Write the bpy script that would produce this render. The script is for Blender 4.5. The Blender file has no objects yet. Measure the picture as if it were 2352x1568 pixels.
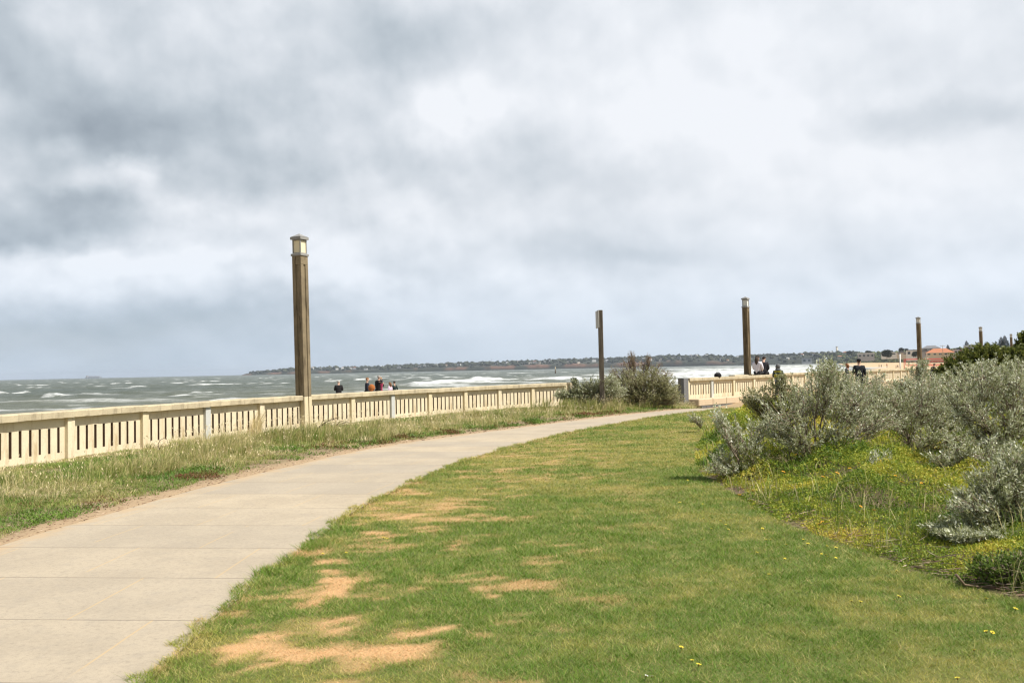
import bpy, bmesh, math, random
import numpy as np
from mathutils import Vector, Matrix
PI = math.pi
random.seed(11)
RNG = np.random.default_rng(7)
S = bpy.context.scene
COL = S.collection

# ------------------------------------------------------------------ camera
EYE = np.array([0., 0., 1.68])
FPX, PITCH, ROLL = 1898., math.radians(1.92), math.radians(1.19)
_fw = np.array([0, math.cos(PITCH), math.sin(PITCH)])
_up = np.array([0, -math.sin(PITCH), math.cos(PITCH)])
_ri = np.array([1., 0, 0])
_R = _ri*math.cos(ROLL) - _up*math.sin(ROLL)
_U = _up*math.cos(ROLL) + _ri*math.sin(ROLL)
cam = bpy.data.cameras.new('camera')
cam.sensor_width = 36; cam.lens = 36*FPX/2352.; cam.clip_start = .1; cam.clip_end = 120000
camo = bpy.data.objects.new('camera', cam); COL.objects.link(camo)
M3 = Matrix((_R, _U, -_fw)).transposed()
camo.matrix_world = Matrix.Translation(EYE) @ M3.to_4x4()
S.camera = camo

def ray(px, py):
    return _fw + _R*(px-1176)/FPX - _U*(py-784)/FPX
def sm(a, b, x):
    t = np.clip((np.asarray(x, float)-a)/(b-a), 0, 1); return t*t*(3-2*t)
def zg(x, y):
    x = np.asarray(x, float); y = np.asarray(y, float)
    return -.42*np.exp(-(((x-9.5)/6.)**2+((y-40.)/5.)**2))
def G(px, py, z=None):
    """where the sight line through a photo pixel meets the ground (or the level z)"""
    v = ray(px, py); h = 0. if z is None else z
    for _ in range(8):
        P = EYE + v*(h-EYE[2])/v[2]
        if z is not None: break
        h = float(zg(P[0], P[1]))
    return P
def at(px, py, Y):
    v = ray(px, py); return EYE + v*(Y/v[1])

# ------------------------------------------------------------------ numpy noise
def _h(i, j, s):
    n = (i*374761393 + j*668265263 + s*974634541) & 0xffffffff
    n = ((n ^ (n >> 13))*1274126177) & 0xffffffff
    return ((n ^ (n >> 16)) & 0xffff)/65535.
def vn(x, y, s=0):
    x = np.asarray(x, float); y = np.asarray(y, float)
    i = np.floor(x).astype(np.int64); j = np.floor(y).astype(np.int64)
    u = x-i; v = y-j; u = u*u*(3-2*u); v = v*v*(3-2*v)
    return (_h(i, j, s)*(1-u)+_h(i+1, j, s)*u)*(1-v) + (_h(i, j+1, s)*(1-u)+_h(i+1, j+1, s)*u)*v
def fbm(x, y, s=0, o=4):
    r = 0; a = .5; t = 0
    for k in range(o):
        r = r+a*vn(x*2**k+k*17.3, y*2**k-k*9.1, s+k); t += a; a *= .55
    return r/t

# ------------------------------------------------------------------ objects
def link(o, parent=None):
    COL.objects.link(o)
    if parent is not None: o.parent = parent
    return o
def tag(o, label=None, cat=None, group=None, kind=None):
    if label: o['label'] = label
    if cat: o['category'] = cat; o['kind'] = 'thing'
    if group: o['group'] = group
    if kind: o['kind'] = kind
    return o
def empty(name, loc=(0, 0, 0), rz=0):
    o = bpy.data.objects.new(name, None); o.location = loc; o.rotation_euler = (0, 0, rz)
    o.empty_display_size = .2
    return link(o)
def obj(name, me, m, parent=None):
    o = bpy.data.objects.new(name, me)
    for k in (m if isinstance(m, (list, tuple)) else [m]): me.materials.append(k)
    return link(o, parent)
def npmesh(name, V, F, attrs=None, mi=None, smooth=False):
    V = np.ascontiguousarray(V, np.float32); F = np.ascontiguousarray(F, np.int32)
    me = bpy.data.meshes.new(name); n, k = F.shape
    me.vertices.add(len(V)); me.vertices.foreach_set('co', V.ravel())
    me.loops.add(n*k); me.loops.foreach_set('vertex_index', F.ravel())
    me.polygons.add(n); me.polygons.foreach_set('loop_start', np.arange(0, n*k, k, dtype=np.int32))
    try: me.polygons.foreach_set('loop_total', np.full(n, k, np.int32))
    except Exception: pass
    if mi is not None: me.polygons.foreach_set('material_index', np.asarray(mi, np.int32))
    if smooth: me.polygons.foreach_set('use_smooth', np.ones(n, bool))
    for a, d in (attrs or {}).items():
        at_ = me.attributes.new(a, 'FLOAT', 'POINT'); at_.data.foreach_set('value', np.ascontiguousarray(d, np.float32))
    me.update(calc_edges=True); me.validate()
    return me
class B:
    """a bmesh one adds boxes and tubes to"""
    def __init__(s): s.bm = bmesh.new()
    def box(s, c, d, rz=0, mi=0, taper=1.):
        x, y, z = d[0]/2, d[1]/2, d[2]/2
        R = Matrix.Rotation(rz, 3, 'Z'); vs = []
        for k in (-1, 1):
            t = taper if k > 0 else 1
            for (a, b) in ((-1, -1), (1, -1), (1, 1), (-1, 1)):
                vs.append(s.bm.verts.new(Vector(c)+R @ Vector((a*x*t, b*y*t, k*z))))
        for f in ((3, 2, 1, 0), (4, 5, 6, 7), (0, 1, 5, 4), (1, 2, 6, 5), (2, 3, 7, 6), (3, 0, 4, 7)):
            s.bm.faces.new([vs[i] for i in f]).material_index = mi
        return s
    def poly(s, pts, mi=0):
        f = s.bm.faces.new([s.bm.verts.new(Vector(p)) for p in pts]); f.material_index = mi; return s
    def prism(s, pts, z0, z1, mi=0, cap=True):
        a = [s.bm.verts.new((p[0], p[1], z0)) for p in pts]; b = [s.bm.verts.new((p[0], p[1], z1)) for p in pts]
        n = len(pts)
        for i in range(n): s.bm.faces.new((a[i], a[(i+1) % n], b[(i+1) % n], b[i])).material_index = mi
        if cap: s.bm.faces.new(a[::-1]).material_index = mi; s.bm.faces.new(b).material_index = mi
        return s
    def tube(s, pts, rs, n=6, mi=0):
        pts = [Vector(p) for p in pts]; rings = []
        for i, p in enumerate(pts):
            d = (pts[min(i+1, len(pts)-1)]-pts[max(i-1, 0)]).normalized()
            u = d.cross(Vector((.31, .57, .76)) if abs(d.z) > .9 else Vector((0, 0, 1))).normalized(); w = d.cross(u)
            r = rs[i] if hasattr(rs, '__len__') else rs
            rings.append([s.bm.verts.new(p+(u*math.cos(2*PI*k/n)+w*math.sin(2*PI*k/n))*r) for k in range(n)])
        for a, b in zip(rings, rings[1:]):
            for k in range(n):
                f = s.bm.faces.new((a[k], a[(k+1) % n], b[(k+1) % n], b[k])); f.material_index = mi; f.smooth = True
        s.bm.faces.new(rings[0][::-1]).material_index = mi; s.bm.faces.new(rings[-1]).material_index = mi
        return s
    def blob(s, c, r, sub=2, noise=.15, seed=0, mi=0, flat=None):
        g = bmesh.ops.create_icosphere(s.bm, subdivisions=sub, radius=1)
        rr = random.Random(seed)
        for v in g['verts']:
            k = 1+noise*(rr.random()*2-1)
            z = v.co.z
            if flat is not None and z < flat: z = flat
            v.co = Vector((c[0]+v.co.x*r[0]*k, c[1]+v.co.y*r[1]*k, c[2]+z*r[2]*k))
        fs = set(f for v in g['verts'] for f in v.link_faces)
        for f in fs: f.material_index = mi; f.smooth = True
        return s
    def mesh(s, name, bev=0):
        bmesh.ops.recalc_face_normals(s.bm, faces=s.bm.faces[:])
        if bev:
            bmesh.ops.bevel(s.bm, geom=[e for e in s.bm.edges if len(e.link_faces) == 2 and e.calc_face_angle(0) > .7], offset=bev, segments=1, affect='EDGES', profile=.5)
        me = bpy.data.meshes.new(name); s.bm.to_mesh(me); s.bm.free(); return me
    def build(s, name, m, parent=None, bev=0): return obj(name, s.mesh(name, bev), m, parent)
def copy_tree(o, parent=None):
    c = o.copy(); COL.objects.link(c); c.parent = parent
    for ch in list(o.children): copy_tree(ch, c)
    return c

# ------------------------------------------------------------------ shader helpers
class NT:
    def __init__(s, name):
        s.m = bpy.data.materials.new(name); s.m.use_nodes = True; s.t = s.m.node_tree
        s.b = s.t.nodes['Principled BSDF']; s.o = s.t.nodes['Material Output']
        s.b.inputs['Specular IOR Level'].default_value = .25
    def n(s, typ, ins=None, **kw):
        x = s.t.nodes.new(typ)
        for k, v in kw.items(): setattr(x, k, v)
        for k, v in (ins or {}).items(): s.put(x.inputs[k], v)
        return x
    def put(s, sock, v):
        if isinstance(v, bpy.types.NodeSocket): s.t.links.new(v, sock)
        elif v is not None:
            if hasattr(sock.default_value, '__len__') and len(sock.default_value) == 4 and len(v) == 3: v = (*v, 1)
            sock.default_value = v
    def pos(s, obj=True): return s.n('ShaderNodeTexCoord').outputs['Object' if obj else 'Generated']
    def scale(s, v, sc):
        return s.n('ShaderNodeMapping', {'Vector': v, 'Scale': sc}).outputs[0]
    def noise(s, sc, det=4, vec=None, rough=.6, dist=0):
        return s.n('ShaderNodeTexNoise', {'Vector': vec if vec is not None else s.pos(), 'Scale': sc, 'Detail': det, 'Roughness': rough, 'Distortion': dist}).outputs['Fac']
    def math(s, op, a, b=None, c=None, clamp=False):
        x = s.n('ShaderNodeMath', operation=op, use_clamp=clamp)
        for i, v in enumerate((a, b, c)):
            if v is not None: s.put(x.inputs[i], v)
        return x.outputs[0]
    def rng(s, v, a, b, c=0., d=1.):
        return s.n('ShaderNodeMapRange', {'Value': v, 'From Min': a, 'From Max': b, 'To Min': c, 'To Max': d}, interpolation_type='SMOOTHSTEP').outputs[0]
    def mix(s, f, a, b, mode='MIX'):
        x = s.n('ShaderNodeMix', data_type='RGBA', blend_type=mode)
        s.put(x.inputs[0], f); s.put(x.inputs[6], a); s.put(x.inputs[7], b); return x.outputs[2]
    def ramp(s, f, stops):
        x = s.n('ShaderNodeValToRGB', {'Fac': f}); e = x.color_ramp.elements
        while len(e) < len(stops): e.new(.5)
        for el, (p, c) in zip(e, stops): el.position = p; el.color = (*c, 1)
        return x.outputs[0]
    def attr(s, name): return s.n('ShaderNodeAttribute', attribute_name=name).outputs['Fac']
    def color(s, c): s.put(s.b.inputs['Base Color'], c); return s
    def rough(s, r): s.put(s.b.inputs['Roughness'], r); return s
    def bump(s, h, st=.5, d=.02):
        s.put(s.b.inputs['Normal'], s.n('ShaderNodeBump', {'Height': h, 'Strength': st, 'Distance': d}).outputs[0]); return s
def plain(name, c, r=.7, var=.15, sc=6., bump=0.):
    t = NT(name); n = t.noise(sc, 5)
    t.color(t.mix(n, [x*(1-var) for x in c], [min(1, x*(1+var)) for x in c])).rough(r)
    if bump: t.bump(t.noise(sc*8, 4), bump, .01)
    return t.m
def leafy(name, stops, trans=.3, r=.6, attr='tint', extra=None, spec=.25):
    t = NT(name); f = t.attr(attr); c = t.ramp(f, stops)
    if extra: c = extra(t, c)
    t.color(c).rough(r); t.b.inputs['Specular IOR Level'].default_value = spec
    if trans:
        tr = t.n('ShaderNodeBsdfTranslucent', {'Color': c})
        mx = t.n('ShaderNodeMixShader', {'Fac': trans}); t.t.links.new(t.b.outputs[0], mx.inputs[1]); t.t.links.new(tr.outputs[0], mx.inputs[2])
        t.t.links.new(mx.outputs[0], t.o.inputs['Surface'])
    return t.m
# ------------------------------------------------------------------ sky and sun
SUN_AZ, SUN_EL = math.atan2(.935, -.355), math.radians(54)      # azimuth from +Y towards +X
W = bpy.data.worlds.new('World'); S.world = W; W.use_nodes = True
class WT(NT):
    def __init__(s): s.t = W.node_tree; s.m = W
w = WT(); w.t.nodes.clear()
sky = w.n('ShaderNodeTexSky', sky_type='NISHITA'); sky.sun_disc = False
sky.sun_elevation = SUN_EL; sky.sun_rotation = SUN_AZ; sky.air_density = 1.2; sky.dust_density = 1.5
D = w.n('ShaderNodeTexCoord').outputs['Generated']
sx = w.n('ShaderNodeSeparateXYZ', {'Vector': D})
X, Y, Z = sx.outputs
az = w.math('ARCTAN2', X, Y); el = w.math('ARCSINE', Z)
# heaped cloud: bearing and height above the horizon, flattened towards the horizon
elc = w.math('POWER', w.math('MAXIMUM', el, .0), .80)
def cvec(de=0., da=0.):
    return w.n('ShaderNodeCombineXYZ', {'X': w.math('ADD', az, da), 'Y': w.math('MULTIPLY', w.math('ADD', elc, de), 1.0), 'Z': .37}).outputs[0]
def heap(de, da, sc, det=6., rough=.45, dist=0.):
    return w.n('ShaderNodeTexNoise', {'Vector': cvec(de, da), 'Scale': sc, 'Detail': det, 'Roughness': rough, 'Distortion': dist}).outputs['Fac']
d0 = heap(0, 0, 4.2, 6., .48); d1 = heap(.05, .02, 4.2, 6., .48)
e0 = heap(0, 3., 11., 5., .48); e1 = heap(.018, 3.008, 11., 5., .48)
emb = w.math('SUBTRACT', d0, d1); emb2 = w.math('SUBTRACT', e0, e1)
wn = w.n('ShaderNodeTexNoise', {'Vector': cvec(0, 7.), 'Scale': 5., 'Detail': 8., 'Roughness': .55})
wx = w.n('ShaderNodeSeparateXYZ', {'Vector': wn.outputs['Color']}).outputs
waz = w.math('ADD', az, w.math('MULTIPLY', w.math('SUBTRACT', wx[0], .5), .20))
wel = w.math('ADD', el, w.math('MULTIPLY', w.math('SUBTRACT', wx[1], .5), .12))
def blob(px, py, rx, ry, amp, soft=.85):
    v = ray(px, py); v = v/np.linalg.norm(v)
    a, e = math.atan2(v[0], v[1]), math.asin(v[2])
    da = w.math('DIVIDE', w.math('SUBTRACT', waz, a), rx/FPX); de = w.math('DIVIDE', w.math('SUBTRACT', wel, e), ry/FPX)
    q = w.math('SQRT', w.math('ADD', w.math('MULTIPLY', da, da), w.math('MULTIPLY', de, de)))
    return w.rng(q, 1+soft, 1-soft, 0., amp)
acc = w.rng(az, -.62, .22, .875, .93)
for g in [(150, 120, 420, 110, -.055), (300, 235, 260, 60, -.035), (60, 340, 190, 75, -.085), (330, 330, 150, 60, -.05), (620, 300, 260, 90, -.075), (700, 400, 230, 60, -.065), (120, 470, 170, 50, -.07), (130, 505, 210, 55, -.12, .6),
          (520, 530, 330, 50, .035), (470, 660, 360, 50, .02), (70, 600, 190, 55, .085, .6), (280, 735, 420, 30, -.045), (830, 110, 260, 55, -.065), (1000, 60, 240, 60, -.02),
          (430, 200, 130, 46, .04, .9), (570, 205, 130, 40, .03, .9), (350, 395, 50, 26, .09, .6), (250, 425, 110, 24, .05), (160, 330, 40, 16, .05), (945, 290, 60, 70, .06), (1030, 230, 90, 130, .03),
          (2190, 268, 230, 28, -.065), (1520, 385, 150, 45, -.05), (1480, 590, 90, 22, -.035), (1280, 575, 200, 36, -.035), (1250, 390, 160, 80, -.045), (1160, 460, 120, 30, -.03),
          (1040, 450, 170, 40, .025), (1700, 130, 350, 110, .03), (1250, 800, 900, 70, -.035), (500, 800, 520, 55, -.045), (1900, 560, 500, 60, -.015), (2050, 690, 280, 24, -.02), (680, 590, 300, 24, .03), (760, 660, 90, 30, .03)]:
    acc = w.math('ADD', acc, blob(*g))
low = w.rng(el, .0, .13, .25, 1.)                      # the deck smooths out towards the horizon
acc = w.math('ADD', acc, w.math('MULTIPLY', w.math('MULTIPLY', emb, low), w.rng(az, -.45, .30, .50, .27)))
acc = w.math('ADD', acc, w.math('MULTIPLY', w.math('MULTIPLY', emb2, low), w.rng(az, -.45, .30, .27, .14)))
acc = w.math('ADD', acc, w.math('MULTIPLY', w.math('SUBTRACT', d0, .5), w.rng(az, -.45, .20, -.09, -.055)))
acc = w.math('MINIMUM', w.math('MAXIMUM', acc, .62), .96)
lin = w.math('MULTIPLY', w.math('POWER', acc, 2.2), 7.7)
blu = w.ramp(acc, [(.60, (.80, .95, 1.12)), (.78, (.875, .98, 1.085)), (.88, (.925, .985, 1.06)), (.96, (.962, .993, 1.045))])
bl2 = w.n('ShaderNodeMix', {0: w.rng(el, -.02, .22, 1., 0.)}, data_type='RGBA')
w.put(bl2.inputs[6], (1., 1., 1.)); w.put(bl2.inputs[7], (.91, .98, 1.045))
ccol = w.n('ShaderNodeVectorMath', {0: blu, 1: bl2.outputs[2]}, operation='MULTIPLY').outputs[0]
ccol = w.n('ShaderNodeVectorMath', {0: ccol, 'Scale': lin}, operation='SCALE').outputs[0]
# clear sky (sky texture) shows low on the left, overhead and behind the viewer
thin = w.math('ADD', blob(60, 775, 330, 34, .12, .9), w.math('ADD', w.rng(Y, .45, -.1, .0, .95), w.rng(el, .50, .95, 0., .9)))
thin = w.math('MULTIPLY', thin, w.rng(d0, .42, .68, 1., .3), clamp=True)
skc = w.n('ShaderNodeVectorMath', {0: sky.outputs[0], 'Scale': .6}, operation='SCALE').outputs[0]
mx = w.mix(thin, ccol, skc)
bg = w.n('ShaderNodeBackground', {'Color': mx, 'Strength': .1})
wo = w.n('ShaderNodeOutputWorld'); w.t.links.new(bg.outputs[0], wo.inputs[0])
W.cycles.sampling_method = 'MANUAL'; W.cycles.sample_map_resolution = 512

sun = bpy.data.lights.new('sun', 'SUN'); sun.energy = 5.0; sun.angle = math.radians(.6); sun.color = (1, .95, .86)
suno = bpy.data.objects.new('sun', sun); COL.objects.link(suno)
sd = Vector((math.sin(SUN_AZ)*math.cos(SUN_EL), math.cos(SUN_AZ)*math.cos(SUN_EL), math.sin(SUN_EL)))
suno.rotation_euler = sd.to_track_quat('Z', 'Y').to_euler(); suno.location = (20, -10, 40)
# ------------------------------------------------------------------ materials
def concrete(name, a, b, stain=(.16, .12, .07), st=.5, r=.9, streak=True):
    t = NT(name); p = t.pos(); n = t.noise(1.7, 6, p); f = t.noise(38, 5, p)
    c = t.mix(t.rng(n, .3, .7), a, b)
    s = t.noise(2.6, 6, t.scale(p, (2.2, 2.2, .35)), .7)
    c = t.mix(t.rng(s, .50, .72, 0, min(1, st*1.25)), c, stain)
    pt = t.noise(.8, 5, p, .65); c = t.mix(t.rng(pt, .56, .66, 0, .4), c, [min(1, q*1.12+.02) for q in b])
    c = t.mix(t.rng(f, .5, .72, 0, .35), c, [x*.62 for x in a])
    pit = t.noise(120, 2, p); c = t.mix(t.rng(pit, .66, .74, 0, .5), c, [x*.45 for x in a])
    t.color(c).rough(r).bump(f, .45, .012); return t.m
M_CREAM = concrete('cream_concrete', (.70, .615, .44), (.62, .54, .385), (.42, .31, .17), .7)
M_CREAM2 = concrete('cream_concrete_pale', (.66, .57, .38), (.60, .52, .36), (.46, .33, .17), .45)
M_WHITE = concrete('white_patched_render', (.50, .51, .48), (.55, .55, .51), (.46, .44, .38), .4)
M_COPE = concrete('weathered_coping', (.44, .375, .255), (.54, .46, .31), (.20, .165, .11), .65)
M_FOOT = concrete('grey_footing', (.42, .385, .32), (.50, .45, .37), (.30, .24, .16), .5)
M_POLE = concrete('stained_column', (.165, .13, .083), (.27, .215, .135), (.045, .032, .018), .9)
M_METAL = plain('grey_metal', (.27, .265, .25), .45, .12)
M_GLASS = plain('frosted_panes', (.74, .66, .46), .35, .06)
M_CLEAR = plain('pale_panes', (.66, .66, .60), .3, .06)
M_TIMBER = NT('weathered_timber')
_t = M_TIMBER; _n = _t.noise(2., 6, _t.scale(_t.pos(), (14, 14, .5)), .7)
_t.color(_t.mix(_t.rng(_n, .3, .7), (.065, .052, .038), (.18, .15, .115))).rough(.9).bump(_n, .6, .01); M_TIMBER = _t.m
M_BLUE = NT('bluestone'); _t = M_BLUE
_br = _t.n('ShaderNodeTexBrick', {'Vector': _t.pos(), 'Color1': (.21, .215, .22), 'Color2': (.28, .28, .275), 'Mortar': (.30, .27, .22), 'Scale': 1., 'Mortar Size': .012, 'Brick Width': .42, 'Row Height': .27})
_t.color(_t.mix(_t.noise(20, 4), _br.outputs[0], (.08, .08, .085))).rough(.85); M_BLUE = _t.m
M_BLUE2 = plain('bluestone_block', (.13, .125, .12), .85, .35, 14, .4)
M_SSTONE = plain('sandstone_block', (.56, .44, .30), .9, .14, 5, .4)
M_BARK = plain('grey_bark', (.25, .195, .14), .9, .35, 12)
M_DEAD = plain('dark_dead_wood', (.085, .058, .038), .9, .4, 14)
M_TWIG = plain('brown_twigs', (.20, .145, .095), .9, .35, 14)
M_POLE2 = concrete('shaded_stained_column', (.12, .088, .05), (.20, .155, .09), (.035, .024, .013), .9)  # darker copy of the column concrete, its shaded side put into the colour
M_SLOT = concrete('shaded_slot_brown', (.20, .115, .065), (.13, .08, .05), (.06, .035, .02), .7)  # reddish brown, with the shade inside the slots put into the colour
# ------------------------------------------------------------------ walls: plan
def wall_posts():
    x, y, t, k, b, k2 = -9.22025628, 17.0557554, .290118947, .0363020607, 2.15598956, .00277921663
    fw_ = []; P = np.array([x, y]); T = t
    for i in range(12):
        fw_.append(P.copy()); P = P+b*np.array([math.sin(T), math.cos(T)]); T += k+k2*i
    bk = []; P = np.array([x, y]); T = t
    for i in range(3):
        T -= .036; P = P-b*np.array([math.sin(T), math.cos(T)]); bk.append(P.copy())
    return bk[::-1]+fw_
WP = wall_posts()                                   # posts of the near wall, three out of frame first
W2 = [np.array([8.55+1.52*i, 40.75+1.52*i]) for i in range(5)]           # second wall
d3 = np.array([.66, .75])/math.hypot(.66, .75)
W3 = [np.array([14.5, 51.0])+d3*2.16*i for i in range(-1, 32)]          # third, behind it, away to the right
_wl = np.array([[-14, -30]]+[[p[0]-.1, p[1]+.05] for p in WP]+[[W2[0][0]-.1, W2[0][1]+.1]]+[[p[0]-.1, p[1]+.1] for p in W3[1:]]+[[60, 102], [95, 150]])
_wl = _wl[np.argsort(_wl[:, 1])]
def wallx(y): return np.interp(y, _wl[:, 1], _wl[:, 0])

# path edges on the ground (left: verge, right: lawn)
PL = np.array([[-5.35, -3], [-5.32, 2], [-5.28, 6], [-5.23, 8.44], [-5.18, 9.13], [-5.06, 9.82], [-4.95, 10.66], [-4.76, 12.03], [-4.44, 13.67], [-4.02, 15.26], [-3.47, 17.36], [-2.74, 19.1], [-1.75, 20.9], [-.48, 22.8], [1.35, 25.6], [3.31, 28.4], [5.13, 30.6], [6.6, 32.6], [9.2, 36.6], [10.6, 38.6]])
PR = np.array([[-2.0, -3], [-2.02, 2], [-2.06, 4.6], [-2.08, 5.15], [-2.1, 5.73], [-2.12, 6.27], [-2.11, 6.84], [-2.07, 7.45], [-2.03, 8.8], [-1.95, 10.36], [-1.79, 11.29], [-1.48, 12.94], [-.97, 15.26], [-.19, 17.6], [1.08, 20.72], [2.8, 24.1], [4.64, 27.3], [6.22, 29.7], [9.6, 33.2], [13.2, 37.0]])
# planting bed border on the right
BD = np.array([G(*p)[:2] for p in [(2500, 1440), (2352, 1385), (2200, 1345), (2080, 1310), (1990, 1272), (1900, 1240), (1820, 1212), (1740, 1172), (1680, 1132), (1610, 1088), (1596, 1058), (1600, 1025), (1625, 985), (1680, 955), (1760, 935), (1840, 915)]])
def inside(poly, x, y):
    r = np.zeros(len(x), bool); n = len(poly)
    for i in range(n):
        (x1, y1), (x2, y2) = poly[i], poly[(i+1) % n]
        if y1 == y2: continue
        r ^= ((y1 > y) != (y2 > y)) & (x < (x2-x1)*(y-y1)/(y2-y1)+x1)
    return r
def dist_line(L, x, y):
    d = np.full(np.shape(x), 1e9)
    for (x1, y1), (x2, y2) in zip(L[:-1], L[1:]):
        dx, dy = x2-x1, y2-y1; t = np.clip(((x-x1)*dx+(y-y1)*dy)/(dx*dx+dy*dy+1e-9), 0, 1)
        d = np.minimum(d, np.hypot(x-x1-t*dx, y-y1-t*dy))
    return d
plx = lambda y: np.interp(y, PL[:, 1], PL[:, 0])
prx = lambda y: np.interp(y, PR[:, 1], PR[:, 0])
LAWN = np.concatenate([PR[:18], [[8.2, 32.2], [11.6, 35.8], [13, 36.5]], BD[::-1], [[6, 1.5], [5, -2.]]])
VERGE = np.concatenate([PL[:18], [[8.6, 38.9], [8.3, 40.4]], np.array(WP[::-1]), [[-14, -4]]])
BED = np.concatenate([BD, [[13, 36.6], [22, 44], [34, 50], [40, 30], [24, 10], [9, 1], [5, 2]]])

# ------------------------------------------------------------------ turf wear: dry patches of the lawn
_dp = []
for (px, py, rx, ry, a) in [(690, 1452, 95, 22, 1.), (600, 1490, 75, 22, .9), (770, 1340, 45, 13, 1.), (735, 1375, 35, 18, .95), (760, 1325, 40, 10, .8),
                            (800, 1290, 50, 9, .8), (850, 1255, 36, 7, .75), (930, 1192, 34, 7, .8), (860, 1232, 26, 5, .6), (900, 1490, 130, 20, .95), (1010, 1452, 70, 9, .8), (850, 1475, 60, 11, .8),
                            (980, 1505, 70, 15, .8), (700, 1510, 110, 20, .75), (600, 1545, 60, 10, .6), (1060, 1440, 40, 7, .5), (1150, 1360, 35, 6, .5), (1240, 1200, 40, 5, .3),
                            (1150, 1268, 30, 5, .5), (1010, 1390, 40, 8, .35), (1060, 1255, 30, 5, .4), (700, 1405, 30, 10, .6), (870, 1530, 80, 10, .5)]:
    c = G(px, py); d = c[1]
    _dp.append((c[0], c[1], rx*d/FPX*1.1, max(.1, ry*d*d/(1.68*FPX)*1.1), a))
def dry_of(x, y):
    wx = x+.7*(fbm(x*1.6, y*1.6, 3, 5)-.5); wy = y+.9*(fbm(x*1.5, y*1.9, 9, 5)-.5)
    g = 0
    for (a, b, rx, ry, k) in _dp: g = np.maximum(g, k*np.exp(-(((wx-a)/rx)**2+((wy-b)/ry)**2)))
    n = fbm(x*1.6, y*2.3, 21, 5)
    v = sm(.17, .50, g*(.10+.85*n+1.0*fbm(x*5.5, y*9, 23, 5)))
    fl = sm(.485, .63, .6*fbm(x*1.3+4, y*3., 33, 5)+.4*fbm(x*4, y*8, 35, 4))*np.maximum(sm(.24, .0, x/np.maximum(y, 1)), .55*sm(15, 19, y))*.75             # small flecks of straw
    return np.clip(np.maximum(v, fl)*(1-.85*sm(.50, .64, fbm(x*4.5, y*7, 39, 4))), 0, 1)
def lush_of(x, y):
    n = fbm(x*.55+7, y*.8, 41, 5); n2 = fbm(x*2.2, y*2.9, 47, 4)
    n3 = fbm(x*7, y*8, 49, 3)
    g = .45*n+.30*n2+.25*n3
    # greener tongue towards the bed, paler mown strip beyond it
    return np.clip((g-.36)/.20, 0, 1)

# ------------------------------------------------------------------ ground sheet
ys = np.concatenate([np.arange(-16, 2, 1.), np.arange(2, 12, .09), np.arange(12, 24, .16), np.arange(24, 44, .3), np.arange(44, 152, 3.)])
tt = np.concatenate([np.linspace(0, .16, 150, endpoint=False), np.linspace(.16, .3, 40, endpoint=False), np.linspace(.3, 1, 24)])
XX = np.empty((len(ys), len(tt))); YY = np.repeat(ys[:, None], len(tt), 1)
w0 = wallx(ys); XX[:] = w0[:, None]+tt[None]*(110-0)
gx, gy = XX.ravel(), YY.ravel()
dL = dist_line(PL, gx, gy); dR = dist_line(PR, gx, gy)
inp = inside(np.concatenate([PL, PR[::-1]]), gx, gy)
inl = inside(LAWN, gx, gy); inv = inside(VERGE, gx, gy)
# the turf stands a little proud of the path, the verge swells gently towards the wall
lift = np.where(inp, -.03, np.where(inl, .012*sm(0, .12, dR), .0))
lift = lift+np.where(inv, .04*sm(.15, 1.5, dL)*fbm(gx*.8, gy*.8, 5)*2., 0)
bedn = inside(BED, gx, gy)
lift = lift+np.where(bedn, .12*sm(0, 1.2, dist_line(BD, gx, gy)), 0)
gz = zg(gx, gy)+lift
def gh(x, y):                                        # height of the ground sheet
    x = np.atleast_1d(np.asarray(x, float)); y = np.atleast_1d(np.asarray(y, float))
    l = np.zeros(x.shape)
    iv = inside(VERGE, x, y); l = np.where(iv, .04*sm(.15, 1.5, dist_line(PL, x, y))*fbm(x*.8, y*.8, 5)*2., l)
    ib = inside(BED, x, y); l = np.where(ib, .12*sm(0, 1.2, dist_line(BD, x, y)), l)
    il = inside(LAWN, x, y); l = np.where(il, .012*sm(0, .12, dist_line(PR, x, y)), l)
    return zg(x, y)+l
sand = np.where(inv, sm(.62, .18, dL+.55*(fbm(gx*2.2, gy*2.2, 61)-.5)), 0)
sand = np.maximum(sand, np.where(inp, .6, 0))
sand = np.maximum(sand, sm(36, 41, gy-.05*gx)*.9*np.where(bedn, .4, 1))
earth = np.where(bedn, .9, 0)*sm(.9, .2, fbm(gx*1.2, gy*1.2, 66)-.1)
nx = len(tt); ii = np.arange(len(ys)-1)[:, None]*nx+np.arange(nx-1)[None]
F = np.stack([ii, ii+1, ii+1+nx, ii+nx], -1).reshape(-1, 4)
me = npmesh('ground', np.stack([gx, gy, gz], -1), F, dict(sand=sand, earth=earth, dry=dry_of(gx, gy)*inl, lush=lush_of(gx, gy), verge=inv*1.), smooth=True)
t = NT('turf_soil')
fine = t.noise(60, 5); mid = t.noise(9, 5); vf = t.noise(260, 3)
gcol = t.mix(t.attr('lush'), (.20, .20, .055), (.085, .14, .024))
gcol = t.mix(t.rng(fine, .35, .7), gcol, (.16, .15, .05))
gcol = t.mix(t.math('MULTIPLY', t.attr('dry'), t.rng(fine, .2, .6, .6, 1.)), gcol, (.56, .345, .17))
vcol = t.mix(mid, (.16, .13, .07), (.32, .235, .14)); gcol = t.mix(t.attr('verge'), gcol, vcol)
gcol = t.mix(t.attr('earth'), gcol, t.mix(mid, (.085, .06, .035), (.21, .145, .10)))
scol = t.mix(mid, (.36, .25, .145), (.50, .37, .23)); gcol = t.mix(t.attr('sand'), gcol, t.mix(t.rng(vf, .3, .7), t.mix(.35, scol, (.12, .08, .05)), scol))
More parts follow.
